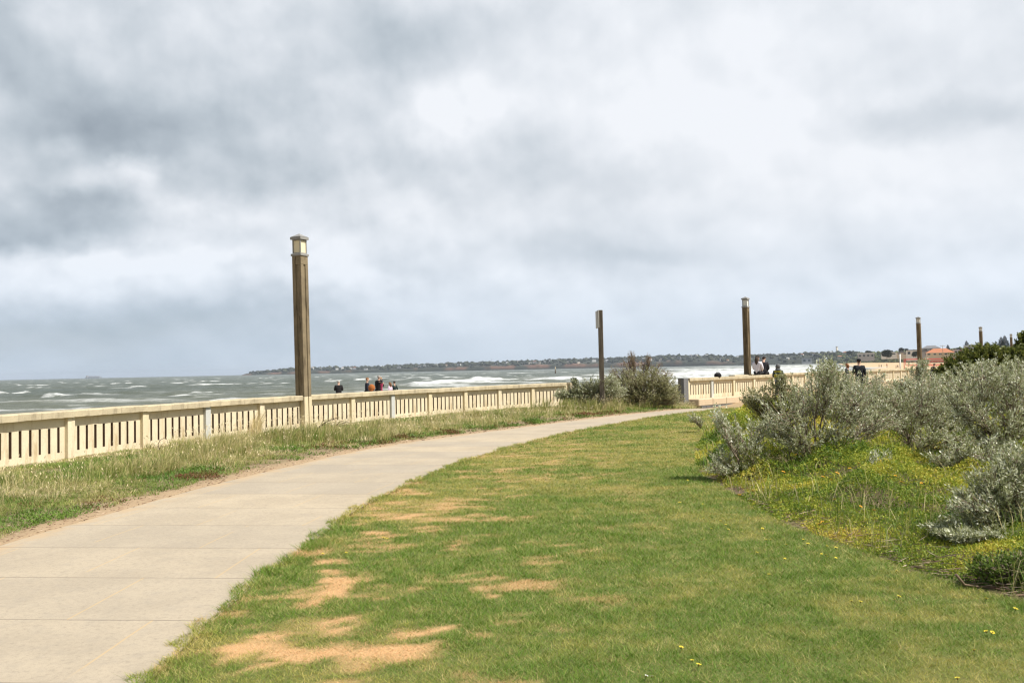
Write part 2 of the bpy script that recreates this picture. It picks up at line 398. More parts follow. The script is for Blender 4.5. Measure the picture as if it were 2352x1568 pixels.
t.color(gcol).rough(.95).bump(fine, .7, .02)
tag(obj('ground', me, t.m), kind='structure')

# ------------------------------------------------------------------ path
def resample(L, n):
    d = np.r_[0, np.cumsum(np.hypot(*np.diff(L, axis=0).T))]; s = np.linspace(0, d[-1], n)
    # round the traced corners off
    out = np.stack([np.interp(s, d, L[:, 0]), np.interp(s, d, L[:, 1])], -1)
    for _ in range(10): out[1:-1] = (out[:-2]+2*out[1:-1]+out[2:])/4
    return out
NP = 260
a, b = resample(PL, NP), resample(PR, NP)
b[:, 0] += .015
cen = (a+b)/2; sl = np.r_[0, np.cumsum(np.hypot(*np.diff(cen, axis=0).T))]
K = 25
rows = []; U = []; Vv = []
for j in range(K):
    u = j/(K-1); p = a*(1-u)+b*u; rows.append(p); U.append(u*np.hypot(*(b-a).T)); Vv.append(sl)
P = np.stack(rows, 1); uu = np.stack(U, 1).ravel(); vv = np.stack(Vv, 1).ravel()
px_, py_ = P[..., 0].ravel(), P[..., 1].ravel()
pz = zg(px_, py_)+.004
ii = np.arange(NP-1)[:, None]*K+np.arange(K-1)[None]
me = npmesh('path', np.stack([px_, py_, pz], -1), np.stack([ii, ii+1, ii+1+K, ii+K], -1).reshape(-1, 4), dict(u=uu, v=vv), smooth=True)
t = NT('path_concrete')
u_, v_ = t.attr('u'), t.attr('v')
v_ = t.math('ADD', v_, .42)
wob = t.math('MULTIPLY', t.math('SUBTRACT', t.noise(3, 3), .5), .015)
v_ = t.math('ADD', v_, wob)
row = t.math('FLOOR', t.math('DIVIDE', v_, 1.16)); fv = t.math('PINGPONG', v_, .58)
jv = t.math('LESS_THAN', fv, .0062)
us = t.math('ADD', t.math('ADD', u_, wob), t.math('MULTIPLY', t.math('MODULO', row, 2.), .62))
jl = t.math('LESS_THAN', t.math('PINGPONG', t.math('ADD', us, .33), .62), .008)
brk = t.rng(t.noise(1.6, 2), .36, .46); brk2 = t.rng(t.noise(.9, 2, t.scale(t.pos(), (1, 3, 1))), .30, .42)
ag = t.noise(170, 3, rough=.8); blot = t.noise(1.1, 5); blot2 = t.noise(7, 4)
c = t.mix(t.rng(blot, .38, .62), (.405, .335, .24), (.465, .385, .275))
c = t.mix(t.rng(blot2, .45, .75, 0, .35), c, (.31, .27, .215))
c = t.mix(t.rng(ag, .52, .72, 0., .75), c, (.20, .18, .15)); c = t.mix(t.rng(ag, .45, .25, 0., .4), c, (.52, .47, .39))
md = t.noise(24, 5, rough=.75); c = t.mix(t.rng(md, .50, .70, 0., .65), c, (.27, .225, .165)); c = t.mix(t.rng(md, .46, .28, 0., .4), c, (.55, .46, .34))
slab = t.n('ShaderNodeTexWhiteNoise', {'W': row}, noise_dimensions='1D').outputs[0]
c = t.mix(t.math('MULTIPLY', slab, .38), c, (.27, .25, .22))
edge = t.rng(u_, .42, .02); c = t.mix(t.math('MULTIPLY', edge, t.rng(t.noise(2.4, 5), .35, .65)), c, (.43, .32, .20))
st = t.rng(t.noise(2.2, 2), .735, .75, 0, .5); c = t.mix(st, c, (.17, .16, .145))
c = t.mix(t.math('MULTIPLY', jl, t.math('MULTIPLY', brk, .6)), c, (.50, .36, .19))
c = t.mix(t.math('MULTIPLY', jv, t.math('MULTIPLY', brk2, .85)), c, (.16, .135, .105))
t.color(c).rough(.9).bump(t.math('SUBTRACT', ag, t.math('MULTIPLY', jv, 2.)), .35, .004)
tag(obj('path', me, t.m), kind='structure')

# ------------------------------------------------------------------ beach and sea
SHORE = np.array([[-160, 0], [-75, 30], [-38, 60], [-12, 88], [20, 118], [62, 170], [118, 270], [184, 440], [330, 830], [900, 2300], [1400, 3400]])
SEA = -2.0
def shore_d(x, y):                                   # metres out to sea, negative on land
    d = dist_line(SHORE, x, y); yy = np.interp(x, SHORE[:, 0], SHORE[:, 1]); return np.where(y > yy, d, -d)
bx = []; by = []; bz = []
sb = np.concatenate([np.arange(-20, 160, 4.), np.geomspace(160, 3300, 60)])
def wall_in(y): return np.interp(y, _wl[:, 1], _wl[:, 0])
sd_ = np.r_[0, np.cumsum(np.hypot(*np.diff(SHORE, axis=0).T))]
NB, MB_ = 150, 26
ss = np.concatenate([np.linspace(0, sd_[6], 90), np.geomspace(sd_[6]+3, sd_[-1], 60)])
sp = np.stack([np.interp(ss, sd_, SHORE[:, 0]), np.interp(ss, sd_, SHORE[:, 1])], -1)
for _ in range(4): sp[1:-1] = (sp[:-2]+2*sp[1:-1]+sp[2:])/4
nn = np.gradient(sp, axis=0); nn = np.stack([nn[:, 1], -nn[:, 0]], -1); nn /= np.hypot(*nn.T)[:, None]      # landward
q = np.concatenate([[-25, -12, -5, 0], np.geomspace(2, 260, MB_-4)])
Pp = sp[:, None]+nn[:, None]*q[None, :, None]
bx, by = Pp[..., 0].ravel(), Pp[..., 1].ravel(); qq = np.repeat(q[None], len(ss), 0).ravel()
bz = np.where(qq < 0, SEA-.12+qq*.06, SEA-.12+1.45*sm(-2, 45, qq)+.10*fbm(bx*.05, by*.05, 4))
# keep it under the park and behind the wall
wx_ = wallx(by); bz = np.where((bx > wx_-.5) & (by < 150), -1.6, bz)
ii = np.arange(len(ss)-1)[:, None]*MB_+np.arange(MB_-1)[None]
me = npmesh('beach', np.stack([bx, by, bz], -1), np.stack([ii, ii+1, ii+1+MB_, ii+MB_], -1).reshape(-1, 4), dict(wet=sm(6, -1, qq)), smooth=True)
t = NT('beach_sand'); n = t.noise(.25, 5); c = t.mix(t.rng(n, .3, .7), (.47, .34, .19), (.56, .42, .26))
c = t.mix(t.attr('wet'), c, (.22, .16, .10)); t.color(c).rough(.95)
tag(obj('beach', me, t.m), kind='structure')
# paved strip the people stand on beyond the near wall
t = NT('promenade_paving'); t.color(t.mix(t.noise(.8, 5), (.34, .29, .22), (.42, .37, .29))).rough(.9)
pv = B(); oy = [(-40, 20), (-26, 40), (-19, 52), (-13, 64), (-2, 72), (10, 80), (26, 84)]
inn = [(-15, 8), (-12.4, 16), (-9.6, 24), (-6.5, 30), (-2, 36), (6, 42.5), (13, 50)]
for i in range(6):
    pv.poly([(*inn[i], -.5), (*inn[i+1], -.5), (*oy[i+1], -.5), (*oy[i], -.5)])
    pv.poly([(*oy[i], -.5), (*oy[i+1], -.5), (*oy[i+1], -2.6), (*oy[i], -2.6)])
tag(pv.build('promenade', t.m), kind='structure')

NR, NC = 900, 620
rad = np.geomspace(24, 16000, NR); ang = np.linspace(math.radians(-52), math.radians(48), NC)
A, Rr = np.meshgrid(ang, rad); sxx, syy = Rr*np.sin(A), Rr*np.cos(A)
x, y = sxx.ravel(), syy.ravel(); sd0 = shore_d(x, y)
near = np.exp(-(Rr.ravel()/900.)**2)
def wave(x, y, L, th, s, sharp=2.):
    xx = x*math.cos(th)-y*math.sin(th); yy = x*math.sin(th)+y*math.cos(th)
    ph = yy/L*2*PI+5.*fbm(xx/(L*2.2), yy/(L*2.2), s, 3)
    return ((.5+.5*np.sin(ph))**sharp), .25+1.2*fbm(xx/(L*2.), yy/(L*1.5), s+5, 3)
z = np.zeros_like(x); crest = np.zeros_like(x)
for (L, th, s, amp) in [(17, .12, 1, .62), (9, -.3, 2, .32), (5.2, .45, 3, .17), (3.1, -.05, 4, .09)]:
    h, m = wave(x, y, L, th, s); z += amp*(h-.35)*m
    if L > 8: crest = np.maximum(crest, h*m)
shoal = sm(150, 15, sd0)*sm(-8, 12, sd0)
z *= (.15+.85*sm(-5, 60, sd0))*(.25+.75*near)
# whitecaps far out, lines of surf towards the shore
cap = sm(1.20, 1.36, crest+.40*fbm(x/14., y/5., 77, 4)-.05)
h, m = wave(x, y, 26., .30, 14, 5.)
# surf piles up over a bank off the right-hand shore and in the lee of the near wall
R2 = Rr.ravel(); azi = A.ravel()
bank = .72*np.exp(-((sd0-75)/60.)**2)*sm(-.14, .05, azi)
surf = sm(.50, .78, h*(.40+.8*fbm(x/30., y/9., 31, 4)))*np.clip(bank+.6*shoal, 0, 1)
lace = sm(.62, .76, fbm(x/7., y/3., 51, 5))*np.clip(bank*.8+shoal*.8, 0, 1)
rough_r = sm(.58, .72, fbm(x/40., y/16., 88, 5))*sm(.10, .20, azi)*sm(700, 150, sd0)*sm(0, 40, sd0)
brk_ = np.zeros_like(x)                                   # single breakers seen over the wall
for (px, py, rx, ry, k) in [(985, 884, 62, 3., .85), (1060, 878, 72, 3.4, .85), (1112, 872, 30, 3.4, .9), (1290, 872, 26, 3., .8), (1010, 889, 90, 1.6, .55), (462, 905, 30, 1.7, .62), (6, 906, 14, 2.6, .75), (835, 873, 20, 1.4, .6), (765, 876, 18, 1.4, .6), (118, 912, 20, 1.2, .5),
                           (1575, 862, 60, 3.4, .8), (1660, 857, 70, 3., .8), (1720, 848, 60, 2., .6), (1820, 853, 60, 3.4, .7), (1900, 846, 60, 3., .7), (1840, 841, 70, 3., .6), (1600, 849, 50, 3., .6)]:
    c = G(px, py, SEA); d = c[1]; ax_, ay_ = rx*d/FPX, ry*d*d/(3.68*FPX)
    u_ = (x-c[0]+.10*(y-d))/ax_; v_ = (y-d+2.5*(fbm(x/9., y/40., int(px), 3)-.5)*ay_*.5)/ay_
    brk_ = np.maximum(brk_, k*sm(.30, .62, np.exp(-(u_**2+v_**2))*(.55+.9*fbm(x/4., y/5., 61, 4))))
z += brk_*.55
foam = np.clip(brk_+cap*.95+surf+.55*lace+.75*rough_r, 0, 1)
z += surf*.45*near+cap*.15*near
ii = np.arange(NR-1)[:, None]*NC+np.arange(NC-1)[None]
F = np.stack([ii, ii+1, ii+1+NC, ii+NC], -1).reshape(-1, 4)
far_sink = np.zeros_like(z)
me = npmesh('sea', np.stack([x, y, SEA+z], -1), F, dict(foam=foam, tone=fbm(x/120., y/50., 70, 4), shal=shoal), smooth=True)
t = NT('sea_water')
fm = t.attr('foam'); br = t.noise(.9, 6, t.scale(t.pos(), (.6, 1.6, 1)), .7)
fm = t.math('MULTIPLY', fm, t.rng(br, .30, .56, .25, 1.15), clamp=True)
wc = t.mix(t.attr('tone'), (.070, .088, .070), (.112, .126, .096)); wc = t.mix(t.attr('shal'), wc, (.135, .145, .105))
c = t.mix(fm, wc, (.74, .76, .75)); t.color(c)
t.rough(t.math('ADD', t.math('MULTIPLY', fm, .6), .32)); t.b.inputs['IOR'].default_value = 1.33; t.b.inputs['Specular IOR Level'].default_value = .30
bn = t.math('ADD', t.noise(.55, 6, t.scale(t.pos(), (.55, 1.5, 1)), .7), t.math('MULTIPLY', t.noise(.08, 4, t.scale(t.pos(), (.5, 1.6, 1))), 3.))
t.bump(bn, 1., .9)
tag(obj('sea', me, t.m), kind='structure')
# ------------------------------------------------------------------ balustrade walls
ZC0, ZC1 = .88, 1.02                                 # underside and top of the coping
def panel_mesh(L, n=8, z0=-.06, z1=ZC0+.01, sz0=.185, sz1=.69, th=.12, sw=.064, mar=.135, seed=0):
    """a slab with n upright slots; x along the wall, y through it"""
    rr = random.Random(seed); bm = bmesh.new()
    pitch = (L-2*mar-sw)/(n-1); xs = [-L/2]
    for i in range(n): x = -L/2+mar+i*pitch; xs += [x+rr.uniform(-.004, .004), x+sw+rr.uniform(-.006, .006)]
    xs.append(L/2); zs = [z0, sz0, sz1, z1]
    g = {}
    for s, yy in ((0, -th/2), (1, th/2)):
        for i, x in enumerate(xs):
            for j, zq in enumerate(zs):
                jit = (rr.uniform(-.006, .006) if j in (1, 2) else 0)
                g[s, i, j] = bm.verts.new((x, yy, zq+jit))
    hole = lambda i, j: j == 1 and i % 2 == 1
    for i in range(len(xs)-1):
        for j in range(3):
            if hole(i, j):
                q = [(i, j), (i+1, j), (i+1, j+1), (i, j+1)]
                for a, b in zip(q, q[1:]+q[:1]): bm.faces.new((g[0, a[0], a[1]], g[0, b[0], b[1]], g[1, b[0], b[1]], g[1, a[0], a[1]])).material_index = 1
            else:
                bm.faces.new((g[0, i, j], g[0, i+1, j], g[0, i+1, j+1], g[0, i, j+1]))
                bm.faces.new((g[1, i, j+1], g[1, i+1, j+1], g[1, i+1, j], g[1, i, j]))
    m = len(xs)-1
    for j in range(3):
        for i in (0, m): bm.faces.new((g[0, i, j], g[0, i, j+1], g[1, i, j+1], g[1, i, j]))
    for i in range(m):
        for j in (0, 3): bm.faces.new((g[0, i, j], g[1, i, j], g[1, i+1, j], g[0, i+1, j]))
    bmesh.ops.recalc_face_normals(bm, faces=bm.faces[:])
    me = bpy.data.meshes.new('slotted_panel'); bm.to_mesh(me); bm.free(); return me
def coping_mesh(L, seed, th0=ZC0, th1=ZC1, w=.40):
    """long cap with slightly worn edges"""
    rr = random.Random(seed); n = max(2, int(L/.16)); bm = bmesh.new(); rings = []
    prof = [(-w/2, th0), (-w/2, th1-.022), (-w/2+.022, th1), (w/2-.022, th1), (w/2, th1-.022), (w/2, th0)]
    for i in range(n+1):
        x = -L/2+L*i/n
        rings.append([bm.verts.new((x, a+rr.uniform(-.005, .005), b+rr.uniform(-.0045, .0045))) for a, b in prof])
    for a, b in zip(rings, rings[1:]):
        for k in range(6): bm.faces.new((a[k], b[k], b[(k+1) % 6], a[(k+1) % 6]))
    bm.faces.new(rings[0]); bm.faces.new(rings[-1][::-1])
    bmesh.ops.recalc_face_normals(bm, faces=bm.faces[:])
    me = bpy.data.meshes.new('coping'); bm.to_mesh(me); bm.free(); return me
def wall_run(posts, label, white=(), z_of=lambda i: 0., pw=.19, skip_post=(), foot=True, seed=0, lampgap=None, detail=True):
    o = posts[len(posts)//2]
    root = empty('balustrade_wall', (o[0], o[1], 0)); tag(root, label, 'wall', 'seaside balustrade walls')
    for i, (p, q_) in enumerate(zip(posts[:-1], posts[1:])):
        d = q_-p; L = float(np.hypot(*d)); rz = math.atan2(d[1], d[0]); m = (p+q_)/2; z = z_of(i)
        def put(ob, x, y, zz=0., r=rz):
            ob.location = (x-o[0], y-o[1], zz); ob.rotation_euler = (0, 0, r)
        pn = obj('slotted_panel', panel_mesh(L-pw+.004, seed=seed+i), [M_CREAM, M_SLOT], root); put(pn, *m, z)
        # the coping is set over the panel; its own joint falls on each post
        cp = obj('coping', coping_mesh(L-.006, seed+i*3), M_COPE, root); put(cp, *m, z+(.004 if i % 2 else 0)+random.Random(seed*7+i).uniform(-.004, .006))
        if foot:
            nrm = np.array([d[1], -d[0]])/L
            f = B().box((0, 0, 0), (L-.01, .42, .18)).build('footing', M_FOOT, root, .012); put(f, m[0]+nrm[0]*.12, m[1]+nrm[1]*.12, z-.055)
    for i, p in enumerate(posts):
        if i in skip_post: continue
        d = posts[min(i+1, len(posts)-1)]-posts[max(i-1, 0)]; rz = math.atan2(d[1], d[0])
        z = z_of(min(i, len(posts)-2))
        w_ = i in white
        po = B().box((0, 0, (ZC0+.006-.07)/2), (pw, .29, ZC0+.006+.07)).build('post', M_WHITE if w_ else (M_CREAM2 if i % 3 else M_CREAM), root, .006)
        po.location = (p[0]-o[0], p[1]-o[1], z+.001); po.rotation_euler = (0, 0, rz)
        if w_: po['label'] = 'post patched with pale grey white render'
    return root
# posts of the near wall: index 3 is the first seen at the left of the frame, 7 carries the lamp
near = wall_run(WP, 'long cream slotted balustrade wall curving along the grass verge beside the near lamp column', white=(5, 9), skip_post=(7,), seed=3)
_o = WP[len(WP)//2]
e = WP[-1]; d_ = WP[-1]-WP[-2]
b_ = B().box((0, 0, .5), (.42, .46, 1.04)).build('end_pier', M_COPE, near, .01)
b_.location = (e[0]+.2*d_[0]-_o[0], e[1]+.2*d_[1]-_o[1], 0); b_.rotation_euler = (0, 0, math.atan2(d_[1], d_[0]))

second = wall_run(W2, 'short cream balustrade wall on sandstone ledge behind the path end, with bluestone pier', white=(1,), foot=False, seed=40, z_of=lambda i: .04)
o2 = W2[len(W2)//2]; r2 = math.radians(45); tg = np.array([.7071, .7071]); nr = np.array([.7071, -.7071])
pr = B().box((0, 0, .32), (.40, .34, 1.5)).build('bluestone_pier', M_BLUE, second, .01); c_ = W2[0]-tg*.29
pr.location = (c_[0]-o2[0], c_[1]-o2[1], 0); pr.rotation_euler = (0, 0, r2)
# ledge of sandstone blocks with a bluestone course below, along the foot of the second and third walls
for i in range(7):
    p = W2[0]+tg*(1.0+1.28*i-.45)+nr*.42; zb = float(zg(p[0]+1.2, p[1]-1.2))
    bl = B().box((0, 0, 0), (1.265, .62, .34)).build('ledge_block', M_SSTONE, second, .03); bl.location = (p[0]-o2[0], p[1]-o2[1], -.135+.0*zb); bl.rotation_euler = (0, 0, r2)
for i in range(20):
    p = W2[0]+tg*(.25+.45*i)+nr*.56
    bl = B().box((0, 0, 0), (.435, .5, .5)).build('bluestone_course', M_BLUE2, second, .012); bl.location = (p[0]-o2[0], p[1]-o2[1], -.56); bl.rotation_euler = (0, 0, r2)
third = wall_run(W3, 'far cream balustrade wall running away behind silver shrubs towards the distant lamp columns', white=(3, 6), seed=80, z_of=lambda i: .03-.0045*i)

# ------------------------------------------------------------------ lamp columns
def groove_profile(a, w_, dp):
    h = a/2; g = w_/2
    q = [(-h, -h), (-g, -h), (-g, -h+dp), (g, -h+dp), (g, -h), (h, -h), (h, -g), (h-dp, -g), (h-dp, g), (h, g), (h, h), (g, h), (g, h-dp), (-g, h-dp), (-g, h), (-h, h), (-h, g), (-h+dp, g), (-h+dp, -g), (-h, -g)]
    return q
def make_lamp():
    root = empty('lamp_column')
    b = B(); a = .335
    b.prism(groove_profile(a, .085, .035), -.15, 4.95)
    b.prism([(-a/2, -a/2), (a/2, -a/2), (a/2, a/2), (-a/2, a/2)], 4.95, 5.21)
    b.build('column', M_POLE, root, .008)
    B().box((0, 0, 5.245), (a+.05, a+.05, .07)).build('collar', M_METAL, root, .008)
    f = B(); h = .135
    for sx_ in (-1, 1):
        for sy_ in (-1, 1): f.box((sx_*h, sy_*h, 5.49), (.032, .032, .42))
    for k in (0, 1):
        for s in (-1, 1):
            f.box(((0, s*h, 5.685), (s*h, 0, 5.685))[k], ((2*h-.032, .03, .03), (.03, 2*h-.032, .03))[k])
            f.box(((0, s*h, 5.295), (s*h, 0, 5.295))[k], ((2*h-.032, .03, .03), (.03, 2*h-.032, .03))[k])
    f.build('lantern_frame', M_METAL, root)
    B().box((0, 0, 5.49), (2*h-.012, 2*h-.012, .36)).build('lantern_panes', M_GLASS, root)
    c = B(); c.box((0, 0, 5.735), (a+.07, a+.07, .07))
    cm = B(); cm.box((0, 0, 5.745), (a+.055, a+.055, .075))
    hw = a/2+.02
    for (x0, y0), (x1, y1) in zip([(-hw, -hw), (hw, -hw), (hw, hw), (-hw, hw)], [(hw, -hw), (hw, hw), (-hw, hw), (-hw, -hw)]):
        cm.poly([(x0, y0, 5.79), (x1, y1, 5.79), (0, 0, 5.90)])
    c.bm.free()
    cm.build('cap', M_METAL, root)
    return root
lamp = make_lamp()
lt = WP[7]; dd = WP[8]-WP[6]
lamp.location = (lt[0]-.01, lt[1]-.23, 0); lamp.rotation_euler = (0, math.radians(-1.25), math.atan2(dd[1], dd[0]))
_lc = None
GL = 'lamp columns along the sea wall'
tag(lamp, 'tall square stained concrete lamp column built into the near wall, cream lantern panes', 'lamp column', GL)
for (px, Y, rz, lab) in [(1717, 51.2, 48.7, 'brown square lamp column beside the couple sitting on the wall'),
                         (2113.5, 78.6, 47, 'brown lamp column beside the red volleyball net, foot hidden by silver shrubs'),
                         (2256, 105, 47, 'distant brown lamp column rising over the left slope of the dark green hedge'),
                         (2325.5, 138, 47, 'farthest and smallest lamp column, just above the top of the dark green hedge')]:
    c = copy_tree(lamp); c.rotation_mode = 'XYZ'; p = at(px, 850, Y); c.location = (p[0], p[1], -.02); c.rotation_euler = (0, 0, math.radians(rz)); c['label'] = lab
    for ch in c.children:
        if ch.name.startswith('column'): ch.data = ch.data.copy(); ch.data.materials[0] = M_POLE2
        if ch.name.startswith('lantern_panes'): ch.data = ch.data.copy(); ch.data.materials[0] = M_CLEAR

# where the near column passes through the wall it is painted like the wall
B().prism(groove_profile(.347, .085, .035), -.14, .985).build('painted_base', M_CREAM2, lamp, .006)

# ------------------------------------------------------------------ timber post with a board
p = at(1382.5, 880, 32.2)
sp_ = empty('sign_post', (p[0], p[1], 0), math.radians(-8)); tag(sp_, 'weathered timber post with a narrow board at its top, standing in the silver bush', 'sign post')
B().box((0, 0, 1.93), (.19, .16, 3.96)).build('post', M_TIMBER, sp_, .012)
b = B(); b.box((0, 0, 0), (.62, .035, .68)); bo = b.build('sign_board', plain('pale_board', (.46, .45, .42), .7, .15), sp_, .004)
bo.location = (-.125, .22, 3.56); bo.rotation_euler = (0, 0, math.radians(102))
# ------------------------------------------------------------------ far shore
def ip(x, t): return np.interp(x, [a for a, _ in t], [b for _, b in t])
TOE = [(560, 5400), (800, 5200), (1130, 5000), (1500, 4500), (1700, 4000), (1870, 3100), (1960, 2300), (2050, 1450), (2150, 900), (2250, 640), (2400, 470), (2750, 330)]
SKYL = [(556, 860.5), (566, 857.5), (580, 855.5), (640, 851), (720, 847), (840, 845), (1000, 838), (1200, 832), (1300, 828), (1420, 825), (1560, 819), (1700, 819), (1800, 816), (1900, 812), (1960, 812), (2000, 810), (2060, 808), (2120, 806), (2200, 803), (2300, 798), (2400, 792), (2750, 770)]
TT_ = [0, .015, .05, .10, .18, .3, .45, .6, .8, 1., 1.5, 2.5]
def far_pt(px, t):
    d0 = ip(px, TOE); wd = np.minimum(700, d0*.30); Y = d0+wd*t
    yr = ip(px, SKYL); Yr = d0+wd
    vx = (_fw[0]+_R[0]*(px-1176)/FPX-_U[0]*(yr-784)/FPX); vy = (_fw[1]+_R[1]*(px-1176)/FPX-_U[1]*(yr-784)/FPX); vz = (_fw[2]+_R[2]*(px-1176)/FPX-_U[2]*(yr-784)/FPX)
    zr = 1.68+vz/vy*Yr
    cl = sm(1900, 1500, px)
    prof = (1-cl)*np.interp(t, [0, .05, .18, .3, .6, 1, 2.5], [0, .06, .38, .50, .78, 1, 1.02]) + cl*np.interp(t, [0, .015, .05, .1, .3, .6, 1, 2.5], [0, .30, .48, .55, .70, .86, 1, .9])
    z0 = -2.3+1.6*sm(1900, 2050, px)
    z = z0+(zr-z0)*prof+np.where(t > 0, (fbm(px/14., t*5, 3)-.5)*(zr-z0)*.22, 0)
    return vx/vy*Y, Y, z
pxs = np.arange(556, 2750, 3.); T_, PX_ = np.meshgrid(TT_, pxs)
fx, fy, fz = far_pt(PX_, T_)
K = len(TT_); ii = np.arange(len(pxs)-1)[:, None]*K+np.arange(K-1)[None]
cl_ = (sm(1850, 1500, PX_)*((T_ > 0) & (T_ < .12))*sm(.50, .66, fbm(PX_/40., T_*3, 14))).ravel()
me = npmesh('hills', np.stack([fx, fy, fz], -1).reshape(-1, 3), np.stack([ii, ii+1, ii+1+K, ii+K], -1).reshape(-1, 4), dict(cliff=cl_, grassy=sm(1850, 2000, PX_).ravel()), smooth=True)
t = NT('far_land'); n = t.noise(.02, 6)
c = t.mix(t.rng(n, .35, .65), (.022, .028, .018), (.042, .046, .028)); c = t.mix(t.math('MULTIPLY', t.attr('grassy'), .8), c, t.mix(t.rng(t.noise(.05, 6), .35, .65), (.075, .10, .035), (.17, .18, .075)))
c = t.mix(t.attr('cliff'), c, (.15, .085, .055)); t.color(c).rough(.95)
tag(obj('hills', me, t.m), kind='structure')

# tree cover of the far shore, one wood; crowns as clumps of small leaf-mass faces
def crowns(name, pts, rad, flat, mat, seed, sub=1, shade=None):
    g = bmesh.new(); bmesh.ops.create_icosphere(g, subdivisions=sub, radius=1)
    bv = np.array([v.co[:] for v in g.verts]); bf = np.array([[v.index for v in f.verts] for f in g.faces]); g.free()
    rg = np.random.default_rng(seed); n = len(pts); k = len(bv)
    s = 1+.42*(rg.random((n, k))-.5)*2
    V = bv[None]*s[..., None]; V[..., 2] = np.maximum(V[..., 2], -.45)
    V *= np.stack([rad, rad, rad*flat], -1)[:, None]; V += np.asarray(pts)[:, None]
    F = bf[None]+(np.arange(n)*k)[:, None, None]
    tint = np.repeat(rg.random(n)[:, None], k, 1).ravel() if shade is None else np.repeat(shade[:, None], k, 1).ravel()
    return npmesh(name, V.reshape(-1, 3), F.reshape(-1, 3), dict(tint=tint), smooth=False)
rg = np.random.default_rng(5)
M_WOOD = leafy('far_foliage', [(0, (.018, .025, .015)), (.5, (.034, .042, .023)), (1, (.062, .068, .038))], 0, .9)
n = 2600; px = 575+rg.random(n)**.9*1400; tt_ = np.where(rg.random(n) < .5, .82+.3*rg.random(n), .05+.9*rg.random(n))
x, y, z = far_pt(px, tt_); gap = fbm(px/22., tt_*6, 91, 3) > .40; ok = gap | (tt_ > .85); x, y, z, px = x[ok], y[ok], z[ok], px[ok]
r = (5.0+11.*rg.random(len(x))**2.2)*np.interp(px, [560, 640, 1500, 2000], [.7, 1.15, 1., .62])
w1 = crowns('wood', np.stack([x, y, z+r*.35], -1), r, .62+.25*rg.random(len(x)), M_WOOD, 3)
tag(obj('wood', w1, M_WOOD), 'grey green trees covering the far headland above its cliffs', kind='stuff')
# scrub on the nearer dunes
M_SCRUB = leafy('dune_scrub_leaf', [(0, (.045, .062, .026)), (.5, (.095, .115, .042)), (1, (.17, .17, .085))], 0, .9)
n = 3400; px = 1880+rg.random(n)*640; tt_ = rg.random(n)*1.0; x, y, z = far_pt(px, tt_)
r = (1.1+2.6*rg.random(n)**2)*np.interp(px, [1880, 2100, 2500], [2.2, 1.2, .8])
w2 = crowns('dune_scrub', np.stack([x, y, z], -1), r, .5+.3*rg.random(n), M_SCRUB, 4)
tag(obj('dune_scrub', w2, M_SCRUB), 'low green scrub on the dunes behind the beach', kind='stuff')

# ------------------------------------------------------------------ houses
MW = [plain('house_wall_white', (.70, .69, .66), .8, .06), plain('house_wall_cream', (.60, .53, .42), .8, .08), plain('house_wall_grey', (.36, .36, .37), .8, .1), plain('house_wall_brick', (.30, .19, .13), .85, .15)]
MR = [plain('roof_grey', (.20, .20, .21), .8, .15), plain('roof_terracotta', (.46, .19, .10), .8, .15), plain('roof_white', (.72, .73, .74), .5, .05), plain('roof_brown', (.19, .13, .10), .8, .2)]
M_WIN = plain('window_glass', (.06, .075, .09), .15, .2)
M_TRIM = plain('white_trim', (.70, .70, .68), .6, .05)
def hip(b, w_, d, h, rh, ov=.6, mi=0, ridge=.45):
    W_, D_ = w_/2+ov, d/2+ov; r = w_/2*ridge
    v = [(-W_, -D_, h), (W_, -D_, h), (W_, D_, h), (-W_, D_, h), (-r, 0, h+rh), (r, 0, h+rh)]
    b.poly([v[0], v[1], v[5], v[4]], mi); b.poly([v[2], v[3], v[4], v[5]], mi); b.poly([v[1], v[2], v[5]], mi); b.poly([v[3], v[0], v[4]], mi); b.poly([v[3], v[2], v[1], v[0]], mi)
    return b
def far_house(P, rz, w_, d, h, wm, rm, flat=False):
    b = B(); b.box((0, 0, h/2-2), (w_, d, h+4), mi=0)
    if flat: b.box((0, 0, h+.25), (w_+.6, d+.6, .5), mi=1)
    else: hip(b, w_, d, h, 1.9, .6, 1)
    for k in range(max(2, int(w_/4))): b.box((-w_/2+(k+.5)*w_/max(2, int(w_/4)), -d/2-.02, h*.55), (1.8, .1, 1.3), mi=2)
    return b, (wm, rm, M_WIN)
GH = 'small pale houses among the trees of the far shore'
hs = []; tries = 0
while len(hs) < 60 and tries < 2000:
    tries += 1; px = random.uniform(690, 2000); t_ = random.choice([random.uniform(.10, .35), random.uniform(.4, .95)])
    if any(abs(px-q) < 9 for q in hs): continue
    hs.append(px); x, y, z = [float(v) for v in far_pt(np.array(px), np.array(t_))]
    sc = np.interp(px, [690, 1500, 2000], [1.25, 1.1, .7]); w_ = random.uniform(10, 24)*sc
    b, ms = far_house(None, 0, w_, 9*sc, random.uniform(5, 9)*sc, random.choice([MW[0], MW[0], MW[1], MW[2]]), random.choice([MR[0], MR[0], MR[2], MR[3], MR[1]]), random.random() < .35)
    o = b.build('house', ms); o.location = (x, y, z+3.2*sc); o.rotation_euler = (0, 0, -math.atan2(x, y)+random.uniform(-.5, .5))
    tag(o, 'tiny pale house half hidden among the trees across the bay', 'house', GH)
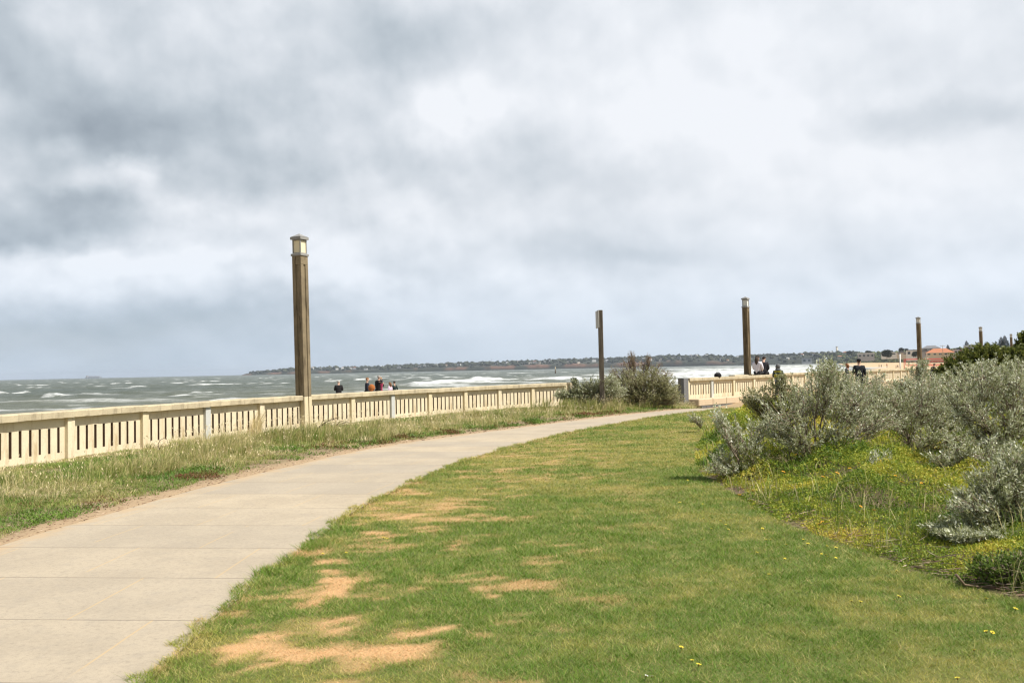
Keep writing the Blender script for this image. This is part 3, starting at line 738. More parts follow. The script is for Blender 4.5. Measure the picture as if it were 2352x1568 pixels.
def big_house(px0, px1, ytop, ybase, Y, label, wm, rm, kind='hip', h=None, rz=0., roof_h=None, depth=None, wins=3, verandah=False):
    a, c = at(px0, ybase, Y), at(px1, ybase, Y); w_ = float(c[0]-a[0]); m = (a+c)/2
    H = float(at((px0+px1)/2, ytop, Y)[2]-m[2]); rh = roof_h if roof_h is not None else H*.38; h = H-rh; d = depth or w_*.6
    root = empty('house', (m[0], m[1]+d/2, m[2]), -math.atan2(m[0], m[1])*.9+rz); tag(root, label, 'house', 'houses behind the dunes')
    B().box((0, 0, h/2-3), (w_, d, h+6)).build('wall', wm, root)
    if kind == 'hip': hip(B(), w_, d, h+.02, rh).build('roof', rm, root)
    elif kind == 'gable':
        b = B(); W_, D_ = w_/2+.5, d/2+.6
        pr_ = [(-W_, h), (W_, h), (0, h+rh)]
        f0 = [(x, -D_, z) for x, z in pr_]; f1 = [(x, D_, z) for x, z in pr_]
        b.poly(f0); b.poly(f1[::-1])
        for i in range(3): b.poly([f0[i], f1[i], f1[(i+1) % 3], f0[(i+1) % 3]])
        b.build('roof', rm, root)
    elif kind == 'curve':
        b = B(); W_, D_ = w_/2+.5, d/2+.6; n = 12
        pr_ = [(-W_*math.cos(PI*i/n), h+rh*math.sin(PI*i/n)) for i in range(n+1)]
        f0 = [(x, -D_, z) for x, z in pr_]; f1 = [(x, D_, z) for x, z in pr_]
        b.poly(f0); b.poly(f1[::-1])
        for i in range(n): b.poly([f0[i], f0[i+1], f1[i+1], f1[i]])
        b.poly([f0[0], f1[0], f1[-1], f0[-1]]); b.build('roof', rm, root)
    else: B().box((0, 0, h+rh/2+.01), (w_+.8, d+.8, rh)).build('roof', rm, root)
    for k in range(wins):
        ww = w_/wins*.5; x = -w_/2+(k+.5)*w_/wins
        f = B().box((x, -d/2-.05, h*.5), (ww+.3, .14, h*.5+.3)).build('window', M_TRIM, root)
        B().box((x, -d/2-.11, h*.5), (ww, .08, h*.5)).build('pane', M_WIN, f)
    if verandah:
        b = B(); b.box((0, -d/2-1.1, h*.96), (w_+.4, 2.2, .18))
        for k in range(5): b.box((-w_/2+.2+k*(w_-.4)/4, -d/2-2.05, h*.48), (.18, .18, h*.94))
        b.build('verandah', M_TRIM, root)
    return root
big_house(2139, 2197, 799.5, 816, 800, 'house with wide orange tiled hip roof and pale columns beside the third lamp column', MW[1], MR[1], roof_h=4.2, wins=5, verandah=True)
big_house(2126, 2163, 793, 806, 960, 'tall dark grey roofed house behind the orange roofed house', MW[2], MR[0], roof_h=3.2, wins=3)
big_house(2112, 2138, 802, 817, 840, 'blue grey house with dark roof directly right of the third lamp column', MW[2], MR[0], 'gable', wins=2, roof_h=2.4)
big_house(2086, 2108, 803, 816, 900, 'white house with shallow roof directly left of the third lamp column', MW[0], MR[0], 'flat', wins=2, roof_h=.8)
big_house(2222, 2254, 790.5, 804, 760, 'white house with a big arched white roof left of the fourth lamp column', MW[0], MR[2], 'curve', wins=2)
big_house(2194, 2214, 802, 812, 800, 'low white flat roofed house right of the orange roofed house', MW[0], MR[2], 'flat', roof_h=.7, wins=2)
big_house(2212, 2240, 801, 816, 700, 'dark brown brick house below the arched white roof', MW[3], MR[3], 'flat', roof_h=.9, wins=3)
big_house(2254, 2284, 799, 811, 720, 'brown roofed house half hidden by the slope of the dark hedge', MW[3], MR[3], roof_h=2.6, wins=2)
big_house(1976, 2011, 810.5, 821, 1500, 'long low grey house on the dunes left of the white beach post', MW[2], MR[2], 'flat', roof_h=1.2, wins=4)
big_house(2030, 2062, 806, 815, 1250, 'pale house with long white roof behind the dark round tree', MW[0], MR[2], 'gable', roof_h=2.6, wins=3)
big_house(1845, 1866, 821.5, 833, 2900, 'plain grey block building at the water edge of the far shore', MW[2], MR[0], 'flat', roof_h=1.4, wins=2)
big_house(2064, 2086, 805, 814, 1150, 'grey gabled house between the white beach post and the third lamp column', MW[1], MR[0], 'gable', roof_h=3, wins=2)
# concrete tower, mast, power pole
p = at(1922.5, 812, 3900); b = B(); hz = float(at(1922.5, 795.5, 3900)[2]-p[2])
tw = empty('water_tower', tuple(p)); tag(tw, 'slender pale concrete tower on the skyline right of the seated couple', 'tower')
B().tube([(0, 0, -20), (0, 0, hz*.93)], [4.6, 4.2], 14).build('shaft', MW[1], tw); B().tube([(0, 0, hz*.93), (0, 0, hz)], [5.4, 5.4], 14).build('head', MW[1], tw)
p = at(1129.5, 834, 5600); hz = float(at(1129.5, 822.5, 5600)[2]-p[2])
ms = empty('mast', tuple(p)); tag(ms, 'thin dark radio mast above the trees of the far headland', 'mast')
B().tube([(0, 0, -20), (0, 0, hz)], [1.0, .6], 6).build('pole', plain('mast_grey', (.14, .14, .15)), ms); B().box((0, 0, hz*.6), (4, .6, .6)).build('crossbar', ms.children[0].data.materials[0], ms)
p = at(2166, 816, 620); hz = float(at(2166, 792.5, 620)[2]-p[2])
pp = empty('power_pole', tuple(p)); tag(pp, 'wooden power pole with one crossarm in front of the orange roofed house', 'power pole')
B().tube([(0, 0, -4), (0, 0, hz)], [.22, .16], 6).build('pole', M_BARK, pp)
ca = B().box((0, 0, hz*.93), (4.2, .2, .2)).build('crossarm', M_BARK, pp)
b = B()
for k in (-1.9, -.7, .7, 1.9): b.box((k, 0, hz*.93+.25), (.14, .14, .3))
b.build('insulators', M_TRIM, ca)

# ------------------------------------------------------------------ Norfolk pines and round trees on the skyline
M_PINE = leafy('pine_needles', [(0, (.018, .030, .020)), (1, (.045, .062, .038))], 0, .9)
def pine(px, ytop, ybase, Y, label, seed):
    p = at(px, ybase, Y); H = float(at(px, ytop, Y)[2]-p[2])+3; rg = np.random.default_rng(seed)
    root = empty('norfolk_pine', (p[0], p[1], p[2]-3)); tag(root, label, 'pine tree', 'norfolk pines on the skyline')
    B().tube([(0, 0, -2), (0, 0, H*.98)], [H*.025, H*.004], 6).build('trunk', M_BARK, root)
    V = []; F = []; tn = []
    tiers = 15
    for i in range(tiers):
        f = i/(tiers-1); z0 = H*(.14+.84*f); R_ = H*.34*(1-f)**.8+H*.012
        nb = 9
        for k in range(nb):
            a_ = 2*PI*(k+rg.random()*.6)/nb; L = R_*(.75+.45*rg.random())
            dx, dy = math.cos(a_), math.sin(a_)
            for s in range(5):
                q0 = .15+.85*s/5; q1 = q0+.30; w_ = L*.16*(1.15-q0)+.05*L; th = H*.012
                c0 = np.array([dx*L*q0, dy*L*q0, z0-.12*L*q0+.16*L*q0*q0]); c1 = np.array([dx*L*min(q1, 1.05), dy*L*min(q1, 1.05), z0-.12*L*q1+.2*L*q1*q1])
                sd2 = np.array([-dy, dx, 0])*w_
                n0 = len(V)
                V += [c0+sd2*.6+[0, 0, th], c1+sd2*rg.random()+[0, 0, rg.normal()*th], c1-sd2*rg.random(), c0-sd2*.6-[0, 0, th]]
                F.append([n0, n0+1, n0+2, n0+3]); tn += [rg.random()]*4
                n0 = len(V); up = np.array([0, 0, th*2.2])
                V += [c0+up, c1+up*.6, c1-up*.8, c0-up]; F.append([n0, n0+1, n0+2, n0+3]); tn += [rg.random()]*4
    obj('crown', npmesh('crown', np.array(V), np.array(F), dict(tint=np.array(tn))), M_PINE, root)
pine(2220.5, 781.5, 802, 900, 'norfolk pine with neat tiers standing left of the arched white roof', 1)
pine(2177.5, 790.5, 803, 1000, 'small norfolk pine peeping over the orange roofed house', 2)
pine(2300, 772.5, 798, 860, 'left and lower of the two norfolk pines above the dark hedge', 3)
pine(2308.5, 769.5, 798, 880, 'right and taller of the two norfolk pines above the dark hedge', 4)
def leaf_crown(c, R_, n, size, rg, flat=.8, hollow=.45, lobes=9):
    """leaf-sized faces in overlapping clumps through a crown's volume"""
    c = np.asarray(c, float); th = rg.random(lobes)*2*PI; ph = np.arccos(1-1.75*rg.random(lobes))
    lc = c+np.stack([np.sin(ph)*np.cos(th), np.sin(ph)*np.sin(th), np.cos(ph)*flat], -1)*R_*.58*(.55+.6*rg.random((lobes, 1)))
    lr = R_*(.32+.28*rg.random(lobes)); k = rg.integers(0, lobes, n)
    v = rg.normal(size=(n, 3)); v /= np.linalg.norm(v, axis=1)[:, None]; q = (hollow+(1-hollow)*rg.random(n)**.6)
    P = lc[k]+v*(lr[k]*q)[:, None]*np.array([1, 1, .8])
    return P, v, k
def leaves(P, Dn, L, Wd, rg, tint=None, upn=0.):
    """one rhombus per leaf: P base points, Dn directions, L lengths, Wd widths"""
    n = len(P); Dn = Dn/np.linalg.norm(Dn, axis=1)[:, None]; r = rg.normal(size=(n, 3))*(1-.55*min(1, upn)); r[:, 2] += upn; s = np.cross(Dn, r); s /= np.linalg.norm(s, axis=1)[:, None]+1e-6
    L = np.broadcast_to(L, n)[:, None]; Wd = np.broadcast_to(Wd, n)[:, None]
    m = P+Dn*L*.55
    V = np.stack([P, m+s*Wd/2, P+Dn*L, m-s*Wd/2], 1).reshape(-1, 3)
    F = np.arange(n*4).reshape(n, 4); t_ = rg.random(n) if tint is None else tint
    return V, F, np.repeat(t_, 4)
def skyline_tree(px, ytop, ybase, Y, label, seed, wide=1.):
    p = at(px, ybase, Y); H = float(at(px, ytop, Y)[2]-p[2]); rg = np.random.default_rng(seed); R_ = H*.62*wide
    root = empty('round_tree', tuple(p)); tag(root, label, 'tree', 'round trees among the houses')
    B().tube([(0, 0, -3), (0, 0, H*.45)], [H*.05, H*.03], 6).build('trunk', M_BARK, root)
    P, v, k = leaf_crown((0, 0, H*.55), R_, 1100, 1, rg, .62)
    P[:, 2] = np.minimum(P[:, 2], H*.99)
    V, F, tn = leaves(P, v+rg.normal(size=v.shape)*.6, R_*.26*(.6+.8*rg.random(len(P))), R_*.15, rg)
    obj('crown', npmesh('crown', V, F, dict(tint=tn)), M_WOOD, root)
for i, (px, yt, yb, Y, lab, wd) in enumerate([(2037, 805.5, 819, 1150, 'large dark round tree on the dunes left of the white beach post', 1.5), (2070, 799, 808, 1250, 'flat topped tree on the skyline behind the white beach post', 1.2),
        (2082, 800.5, 807, 1250, 'small tree on the skyline between two pale houses', 1.1), (2122, 798, 807, 1000, 'small tree just right of the third lamp column', .9), (2267, 792.5, 804, 760, 'round olive tree right of the fourth lamp column', 1.2),
        (2246, 797, 803, 800, 'low tree behind the foot of the fourth lamp column', 1.), (2284, 794, 803, 760, 'small tree left of the paired norfolk pines', 1.), (2104, 808, 819, 820, 'dark shrubby tree beside the foot of the third lamp column', 1.2), (1994, 806, 815, 1600, 'broad tree on the skyline above the long low grey house', 1.6), (1950, 807, 814, 2500, 'broad tree on the skyline right of the pale concrete tower', 1.7), (2203, 799, 806, 860, 'small tree behind the low white flat roofed house', 1.1)]):
    skyline_tree(px, yt, yb, Y, lab, 50+i, wd)

# ------------------------------------------------------------------ on the beach and in the water
M_RED = plain('red_tape', (.42, .05, .04), .7, .1); M_NETC = plain('dark_net_cord', (.16, .06, .05), .8, .1)
def net(px0, px1, Y0, Y1, ytop0, label):
    a = at(px0, ytop0, Y0); zt = a[2]; c = at(px1, ytop0-4, Y1); L = float(np.hypot(c[0]-a[0], c[1]-a[1])); gz_ = -.75
    root = empty('volleyball_net', (a[0], a[1], gz_), math.atan2(c[1]-a[1], c[0]-a[0])); tag(root, label, 'net', 'beach volleyball nets'); zt -= gz_
    for x in (-.35, L+.35): B().tube([(x, 0, -.3), (x, 0, zt+.05)], [.06, .05], 8).build('pole', M_RED if x < 0 else M_METAL, root)
    b = B(); b.box((L/2, 0, zt-.05), (L, .03, .12)); b.box((L/2, 0, zt-.98), (L, .03, .12)); b.box((0, 0, zt-.515), (.09, .03, .81)); b.box((L, 0, zt-.515), (.09, .03, .81)); b.build('tape', M_RED, root)
    b = B()
    for k in range(1, int(L/.35)): b.box((k*.35, 0, zt-.515), (.012, .01, .81))
    for k in range(1, 6): b.box((L/2, .012, zt-.11-k*.135), (L-.09, .008, .012))
    b.build('mesh', M_NETC, root)
net(2079, 2206, 128, 138, 824.5, 'red taped volleyball net on the sand crossing behind the third lamp column')
net(2138, 2185, 175, 178, 829.0, 'smaller red volleyball net farther back on the sand')
p = at(2068, 845, 122); b = B(); top = float(at(2068, 812.5, 122)[2])
po = empty('beach_post', (p[0], p[1], -.8)); tag(po, 'tall plain white post standing on the sand between wall and dunes', 'post')
B().tube([(0, 0, -.3), (0, 0, top+.8)], [.10, .10], 10).build('shaft', MW[0], po); B().tube([(0, 0, top+.8), (0, 0, top+.86)], [.115, .09], 10).build('top_cap', M_METAL, po)
p = at(1275.5, 848, 560); cm_ = empty('channel_marker', (p[0], p[1], SEA)); tag(cm_, 'slim channel marker pile with dark foot standing in the water', 'marker')
B().tube([(0, 0, -1), (0, 0, 1.9)], [.42, .40], 8).build('pile', M_DEAD, cm_); B().tube([(0, 0, 1.9), (0, 0, 4.6)], [.30, .28], 8).build('top_mark', plain('marker_cream', (.55, .45, .30)), cm_)
p = at(215, 866, 9500); sh = empty('cargo_ship', (p[0], p[1], SEA)); tag(sh, 'faint grey cargo ship low on the horizon, far left', 'ship')
hb = B(); hull = [(-98, 0), (-92, -14), (70, -14), (100, 0), (70, 14), (-92, 14)]; hb.prism(hull, -1, 13); hb.build('hull', plain('ship_grey', (.30, .33, .37)), sh)
hb = B().box((-74, 0, 22), (16, 22, 18)); hb.build('bridge', MW[2], sh)
hb = B()
for k in range(6): hb.box((-45+k*22, 0, 13.05+random.choice([3, 5, 6])), (19, 22, 12))
hb.build('cargo', MW[2], sh)
# ------------------------------------------------------------------ grass
def scatter(poly, dens, y0, y1, rg, step=.5):
    """points inside a ground polygon, dens(depth) per square metre"""
    xs, ys_ = [], []; px0, px1 = poly[:, 0].min(), poly[:, 0].max(); y = y0
    while y < y1:
        n = int(dens(y+step/2)*(px1-px0)*step); X = px0+(px1-px0)*rg.random(n); Y = y+step*rg.random(n)
        lim = (np.abs(X) < .78*np.maximum(Y, 0)+2.5); X, Y = X[lim], Y[lim]
        k = inside(poly, X, Y); xs.append(X[k]); ys_.append(Y[k]); y += step
    return np.concatenate(xs), np.concatenate(ys_)
def tri_blades(P, h, w_, ang, lean, rg):
    n = len(P); f = rg.random(n)*2*PI; s = np.stack([np.cos(f), np.sin(f), np.zeros(n)], -1)*(w_/2)[:, None]
    tip = P+np.stack([np.cos(ang)*lean, np.sin(ang)*lean, h], -1)
    return np.stack([P-s, P+s, tip], 1).reshape(-1, 3), np.arange(n*3).reshape(n, 3)
def long_blades(P, h, w_, ang, lean, rg):
    n = len(P); f = rg.random(n)*2*PI; s = np.stack([np.cos(f), np.sin(f), np.zeros(n)], -1)*(w_/2)[:, None]
    dv = np.stack([np.cos(ang), np.sin(ang), np.zeros(n)], -1)
    m = P+dv*(lean*.28)[:, None]; m[:, 2] += h*.6; tp = P+dv*lean[:, None]; tp[:, 2] += h*np.clip(1-.35*(lean/h)**2, .45, 1)
    V = np.stack([P-s, P+s, m+s*.8, m-s*.8, tp+s*.12, tp-s*.12], 1).reshape(-1, 3); b = np.arange(n)[:, None]*6
    return V, np.concatenate([b+np.array([[0, 1, 2, 3]]), b+np.array([[3, 2, 4, 5]])])
rg = np.random.default_rng(17)
def lawn_col(t, c):
    l = t.mix(t.attr('lush'), (.48, .43, .10), (.135, .265, .024))
    l = t.mix(t.rng(t.attr('tint'), .55, 1., 0, .75), l, (.60, .50, .22))
    l = t.mix(t.rng(t.attr('tint'), .40, 0., 0, .55), l, (.065, .125, .018))
    return t.mix(t.attr('dry'), l, t.mix(t.attr('tint'), (.58, .335, .155), (.88, .55, .295)))
M_LAWN = leafy('lawn_blade', [(0, (.1, .2, .03)), (1, (.1, .2, .03))], .30, .55, extra=lawn_col)
x, y = scatter(LAWN, lambda d: 9500*(5/max(d, 5.))**1.75, 2.2, 36, rg)
ex, ey = scatter(np.concatenate([PR[1:18]-[.13, 0], PR[17:0:-1]+[.02, 0]]), lambda d: 9500*(5/max(d, 5.))**1.6, 2.2, 28, rg)
k = dist_line(PR, ex, ey) < .02+.10*sm(.40, .62, .6*fbm(ex*3, ey*3, 401, 4)+.4*fbm(ex*9, ey*9, 403, 2)); x = np.r_[x, ex[k]]; y = np.r_[y, ey[k]]
n = len(x); sc = np.maximum(y, 4.5)/5.; dr = dry_of(x, y); lu = lush_of(x, y)
keep = rg.random(n) < (1-.35*dr); x, y, dr, lu, sc = x[keep], y[keep], dr[keep], lu[keep], sc[keep]; n = len(x)
edge = sm(.45, 0., dist_line(PR, x, y))
tuft = fbm(x*5, y*5, 71, 3)
h = (.010+.017*rg.random(n)+.020*lu*np.clip(tuft*1.6-.3, 0, 1))*(1-.45*dr)*(1+.9*edge*tuft)*sc**.28; w_ = .0042*sc**.86*(.7+.6*rg.random(n))
ang = rg.random(n)*2*PI; lean = h*(.3+1.7*rg.random(n)+.8*dr)
V, F = tri_blades(np.stack([x, y, np.maximum(gh(x, y)-.003, zg(x, y)+.003)], -1), h, w_, ang, lean, rg)
tint = np.clip(rg.random(n)*.8+.9*(fbm(x*8, y*9, 5, 3)-.45), 0, 1)
obl = obj('lawn_grass', npmesh('lawn_grass', V, F, dict(tint=np.repeat(tint, 3), dry=np.repeat(np.clip(dr+.8*(rg.random(n)-.60), 0, 1), 3), lush=np.repeat(np.clip(lu+.35*(rg.random(n)-.5), 0, 1), 3))), M_LAWN)
tag(obl, 'short mown lawn with patches of dry straw', kind='stuff')

# rough grass of the verge: low green weeds by the path, taller straw towards the wall
M_VERGE = leafy('verge_blade', [(0, (.085, .19, .024)), (.28, (.185, .27, .05)), (.5, (.36, .355, .11)), (.72, (.60, .51, .25)), (1, (.80, .68, .43))], .3, .6)
def verge_grass():
    Vs, Fs, Ts = [], [], []; off = 0
    def add(V, F, t_):
        nonlocal off
        Vs.append(V); Fs.append(F+off); Ts.append(t_); off += len(V)
    wl = np.array(WP)
    # low weeds
    x, y = scatter(VERGE, lambda d: 1900*(9/max(d, 8.))**1.3, 3, 41, rg)
    dl = dist_line(PL, x, y); m = fbm(x*1.1, y*1.1, 201, 4)
    k = (dl+.5*(fbm(x*2.2, y*2.2, 61)-.5) > .34+.5*(m < .45)) & (rg.random(len(x)) < sm(.42, .58, m+.10*sm(.6, 2.2, dl)-.0)); x, y, m, dl = x[k], y[k], m[k], dl[k]; n = len(x)
    h = (.035+.060*rg.random(n))*(1+.5*sm(.5, 2, dl))*np.clip(dist_line(wl, x, y)/1.2, .4, 1); sc = (np.maximum(y, 8)/9)
    V, F = long_blades(np.stack([x, y, gh(x, y)-.01], -1), h, .006*sc**.8*(.7+.6*rg.random(n)), rg.random(n)*2*PI, h*(.4+1.*rg.random(n)), rg)
    gm = fbm(x*.9+9, y*.9, 77, 4)
    add(V, F, np.repeat(np.clip(.26+.9*(.52-gm)+.32*(rg.random(n)-.5), 0, 1), 6))
    # tall tussocks
    x, y = scatter(VERGE, lambda d: 22*(10/max(d, 10.))**.5, 3, 41, rg)
    dl = dist_line(PL, x, y); dw = dist_line(wl, x, y)
    m = fbm(x*.6+3, y*.6, 211, 4); k = (dl > .55+.5*rg.random(len(x))) & (dw > .48) & (rg.random(len(x)) < sm(.40, .66, m+.20*sm(.5, 2.4, dl))); x, y, m, dl, dw = x[k], y[k], m[k], dl[k], dw[k]
    big = sm(.42, .68, fbm(x*.45+1, y*.45+7, 221, 3))
    for j in range(len(x)):
        d = y[j]; nb = int(max(14, 46*(10/max(10, d))**.7)); r = .07+.13*rg.random()
        a_ = rg.random(nb)*2*PI; q = np.sqrt(rg.random(nb))*r
        hh = (.08+.13*sm(.5, 2.2, dl[j])+.17*big[j])*(.55+.65*rg.random(nb))
        hh *= min(1., max(.12, (dw[j]-.55)/2.5)+.55*math.exp(-((y[j]-20.)/2.2)**2))
        bx_, by_ = x[j]+q*np.cos(a_), y[j]+q*np.sin(a_)
        wind = .15+.35*rg.random(); lx = np.cos(a_)*q*1.7+wind*hh+.06*rg.normal(size=nb); ly = np.sin(a_)*q*1.7-.1*hh+.06*rg.normal(size=nb)
        V, F = long_blades(np.stack([bx_, by_, gh(bx_, by_)-.01], -1), hh, .0055*(max(8, d)/9)**.8*(.6+.7*rg.random(nb)), np.arctan2(ly, lx), np.hypot(lx, ly), rg)
        t0 = np.clip(.09+.85*m[j]+.5*(rg.random()-.5), .1, .95)
        add(V, F, np.repeat(np.clip(t0+.40*(rg.random(nb)-.5), 0, 1), 6))
        # a few seed stalks with pale heads
        ns = rg.integers(0, 5)
        if ns:
            hs_ = hh.max()*(1.05+.45*rg.random(ns)); sx_, sy_ = x[j]+r*(rg.random(ns)-.5), y[j]+r*(rg.random(ns)-.5)
            an = rg.random(ns)*2*PI; le = hs_*(.15+.3*rg.random(ns)); P = np.stack([sx_, sy_, gh(sx_, sy_)], -1)
            V, F = long_blades(P, hs_, np.full(ns, .0032*(max(8, d)/9)**.8), an, le, rg); add(V, F, np.full(ns*6, .8))
            tip = P+np.stack([np.cos(an)*le, np.sin(an)*le, hs_*.97], -1)
            V, F, _ = leaves(tip-[0, 0, .01], np.stack([np.cos(an)*.5, np.sin(an)*.5, np.ones(ns)], -1), .035+.02*rg.random(ns), .014*(max(8, d)/10)**.6, rg); add(V, F, np.full(ns*4, 1.))
    # blue-green dune grass below the silver bush, and brown reedy stalks near the lamp column
    def clumpset(pixels, hm, t0, nb, spread, dens=1):
        for (px, py) in pixels:
            c = G(px, py)
            for _ in range(dens):
                cx, cy = c[0]+spread*rg.normal(), c[1]+spread*rg.normal()
                r = .12; a_ = rg.random(nb)*2*PI; q = np.sqrt(rg.random(nb))*r; hh = hm*(.5+.7*rg.random(nb))
                bx_, by_ = cx+q*np.cos(a_), cy+q*np.sin(a_); lx = np.cos(a_)*q*1.5+.25*hh; ly = np.sin(a_)*q*1.5
                V, F = long_blades(np.stack([bx_, by_, gh(bx_, by_)-.01], -1), hh, .006*(max(8, cy)/9)**.85*(.6+.7*rg.random(nb)), np.arctan2(ly, lx), np.hypot(lx, ly)*.8, rg)
                add(V, F, np.repeat(np.clip(t0+.4*(rg.random(nb)-.5), 0, 1), 6))
    clumpset([(1260+20*k+random.uniform(-8, 8), 945-k*.6+random.uniform(-18, 8)) for k in range(16)], .50, .48, 44, .40, 5)
    clumpset([(1450+12*k, 934+random.uniform(-8, 4)) for k in range(10)], .58, .38, 44, .35, 5)
    clumpset([(590, 1003), (596, 1001), (585, 1000)], .62, .9, 26, .06, 2)
    clumpset([(745, 990), (860, 985), (905, 985), (1000, 975), (640, 1010), (530, 1030), (440, 1050), (1080, 966), (1180, 950)], .30, .55, 60, .25, 4)
    return npmesh('verge_grass', np.concatenate(Vs), np.concatenate(Fs), dict(tint=np.concatenate(Ts)))
tag(obj('verge_grass', verge_grass(), M_VERGE), 'unmown green and straw grass between path and wall', kind='stuff')
# loose litter on the bare soil by the path
def litter(poly, dens, y0, y1, seed, cond, L=.05, zz=.012):
    rg = np.random.default_rng(seed); x, y = scatter(poly, dens, y0, y1, rg); k = cond(x, y, rg); x, y = x[k], y[k]; n = len(x)
    a_ = rg.random(n)*2*PI; D_ = np.stack([np.cos(a_), np.sin(a_), .25*rg.normal(size=n)], -1)
    return leaves(np.stack([x, y, gh(x, y)+zz*rg.random(n)], -1), D_, L*(.3+1.4*rg.random(n)), .007*np.maximum(y, 6)/8*(.5+rg.random(n)), rg)
M_LITTER = leafy('dry_litter', [(0, (.12, .07, .045)), (.5, (.30, .19, .12)), (1, (.52, .41, .29))], 0, .9)
V, F, T = litter(VERGE, lambda d: 420*(8/max(8, d))**1.2, 3, 34, 3, lambda x, y, r: (dist_line(PL, x, y) < .25+1.0*r.random(len(x))) & (r.random(len(x)) < .7))
tag(obj('leaf_litter', npmesh('leaf_litter', V, F, dict(tint=T)), M_LITTER), 'dry stalks and leaf litter along the sandy path edge', kind='stuff')

# low fleshy weeds, green to rust brown, along the sandy edge of the verge
x, y = scatter(VERGE, lambda d: 2600*(9/max(d, 8.))**1.3, 4, 30, rg); dl = dist_line(PL, x, y); m = fbm(x*1.7+3, y*1.7, 411, 4)
k = (rg.random(len(x)) < sm(.50, .62, m)*sm(.18, .4, dl)*sm(1.7, .8, dl)); x, y, m = x[k], y[k], m[k]; n = len(x); d_ = rg.normal(size=(n, 3)); d_[:, 2] = np.abs(d_[:, 2])*.8+.3
T = np.clip(.5+2.2*(fbm(x*.9, y*.9, 415, 3)-.5)+.18*rg.normal(size=n), 0, 1)
V, F, tn = leaves(np.stack([x, y, gh(x, y)+.06*rg.random(n)*sm(.5, .66, m)], -1), d_, .032*(np.maximum(y, 8)/9)**.8*(.5+.9*rg.random(n)), .012*(np.maximum(y, 8)/9)**.8, rg, T, .5)
tag(obj('verge_weeds', npmesh('verge_weeds', V, F, dict(tint=tn)), leafy('weed_leaf', [(0, (.20, .085, .04)), (.35, (.16, .12, .04)), (.55, (.09, .17, .025)), (1, (.17, .27, .045))], .25, .5)), 'low green and rust brown weeds beside the path', kind='stuff')

# ------------------------------------------------------------------ shrubs
SILVER = leafy('silver_leaf', [(0, (.155, .17, .05)), (.35, (.325, .345, .17)), (.66, (.53, .545, .36)), (1, (.86, .86, .73))], .32, .42, spec=.5)
GREY2 = leafy('grey_green_leaf', [(0, (.14, .15, .055)), (.4, (.30, .30, .14)), (.75, (.48, .47, .27)), (1, (.70, .67, .48))], .3, .5, spec=.35)
DARKG = leafy('dark_green_leaf', [(0, (.05, .075, .012)), (.5, (.13, .155, .028)), (.85, (.25, .26, .055)), (1, (.38, .36, .10))], .35, .5, spec=.3)
MIDG = leafy('mid_green_leaf', [(0, (.06, .10, .015)), (.5, (.14, .21, .035)), (1, (.28, .34, .08))], .3, .5)
BROWNL = leafy('brown_leaf', [(0, (.10, .075, .04)), (.6, (.22, .17, .09)), (1, (.34, .30, .19))], .15, .7)
def bez(a, c, b, n):
    t_ = np.linspace(0, 1, n)[:, None]; return a*(1-t_)**2+2*c*t_*(1-t_)+b*t_*t_
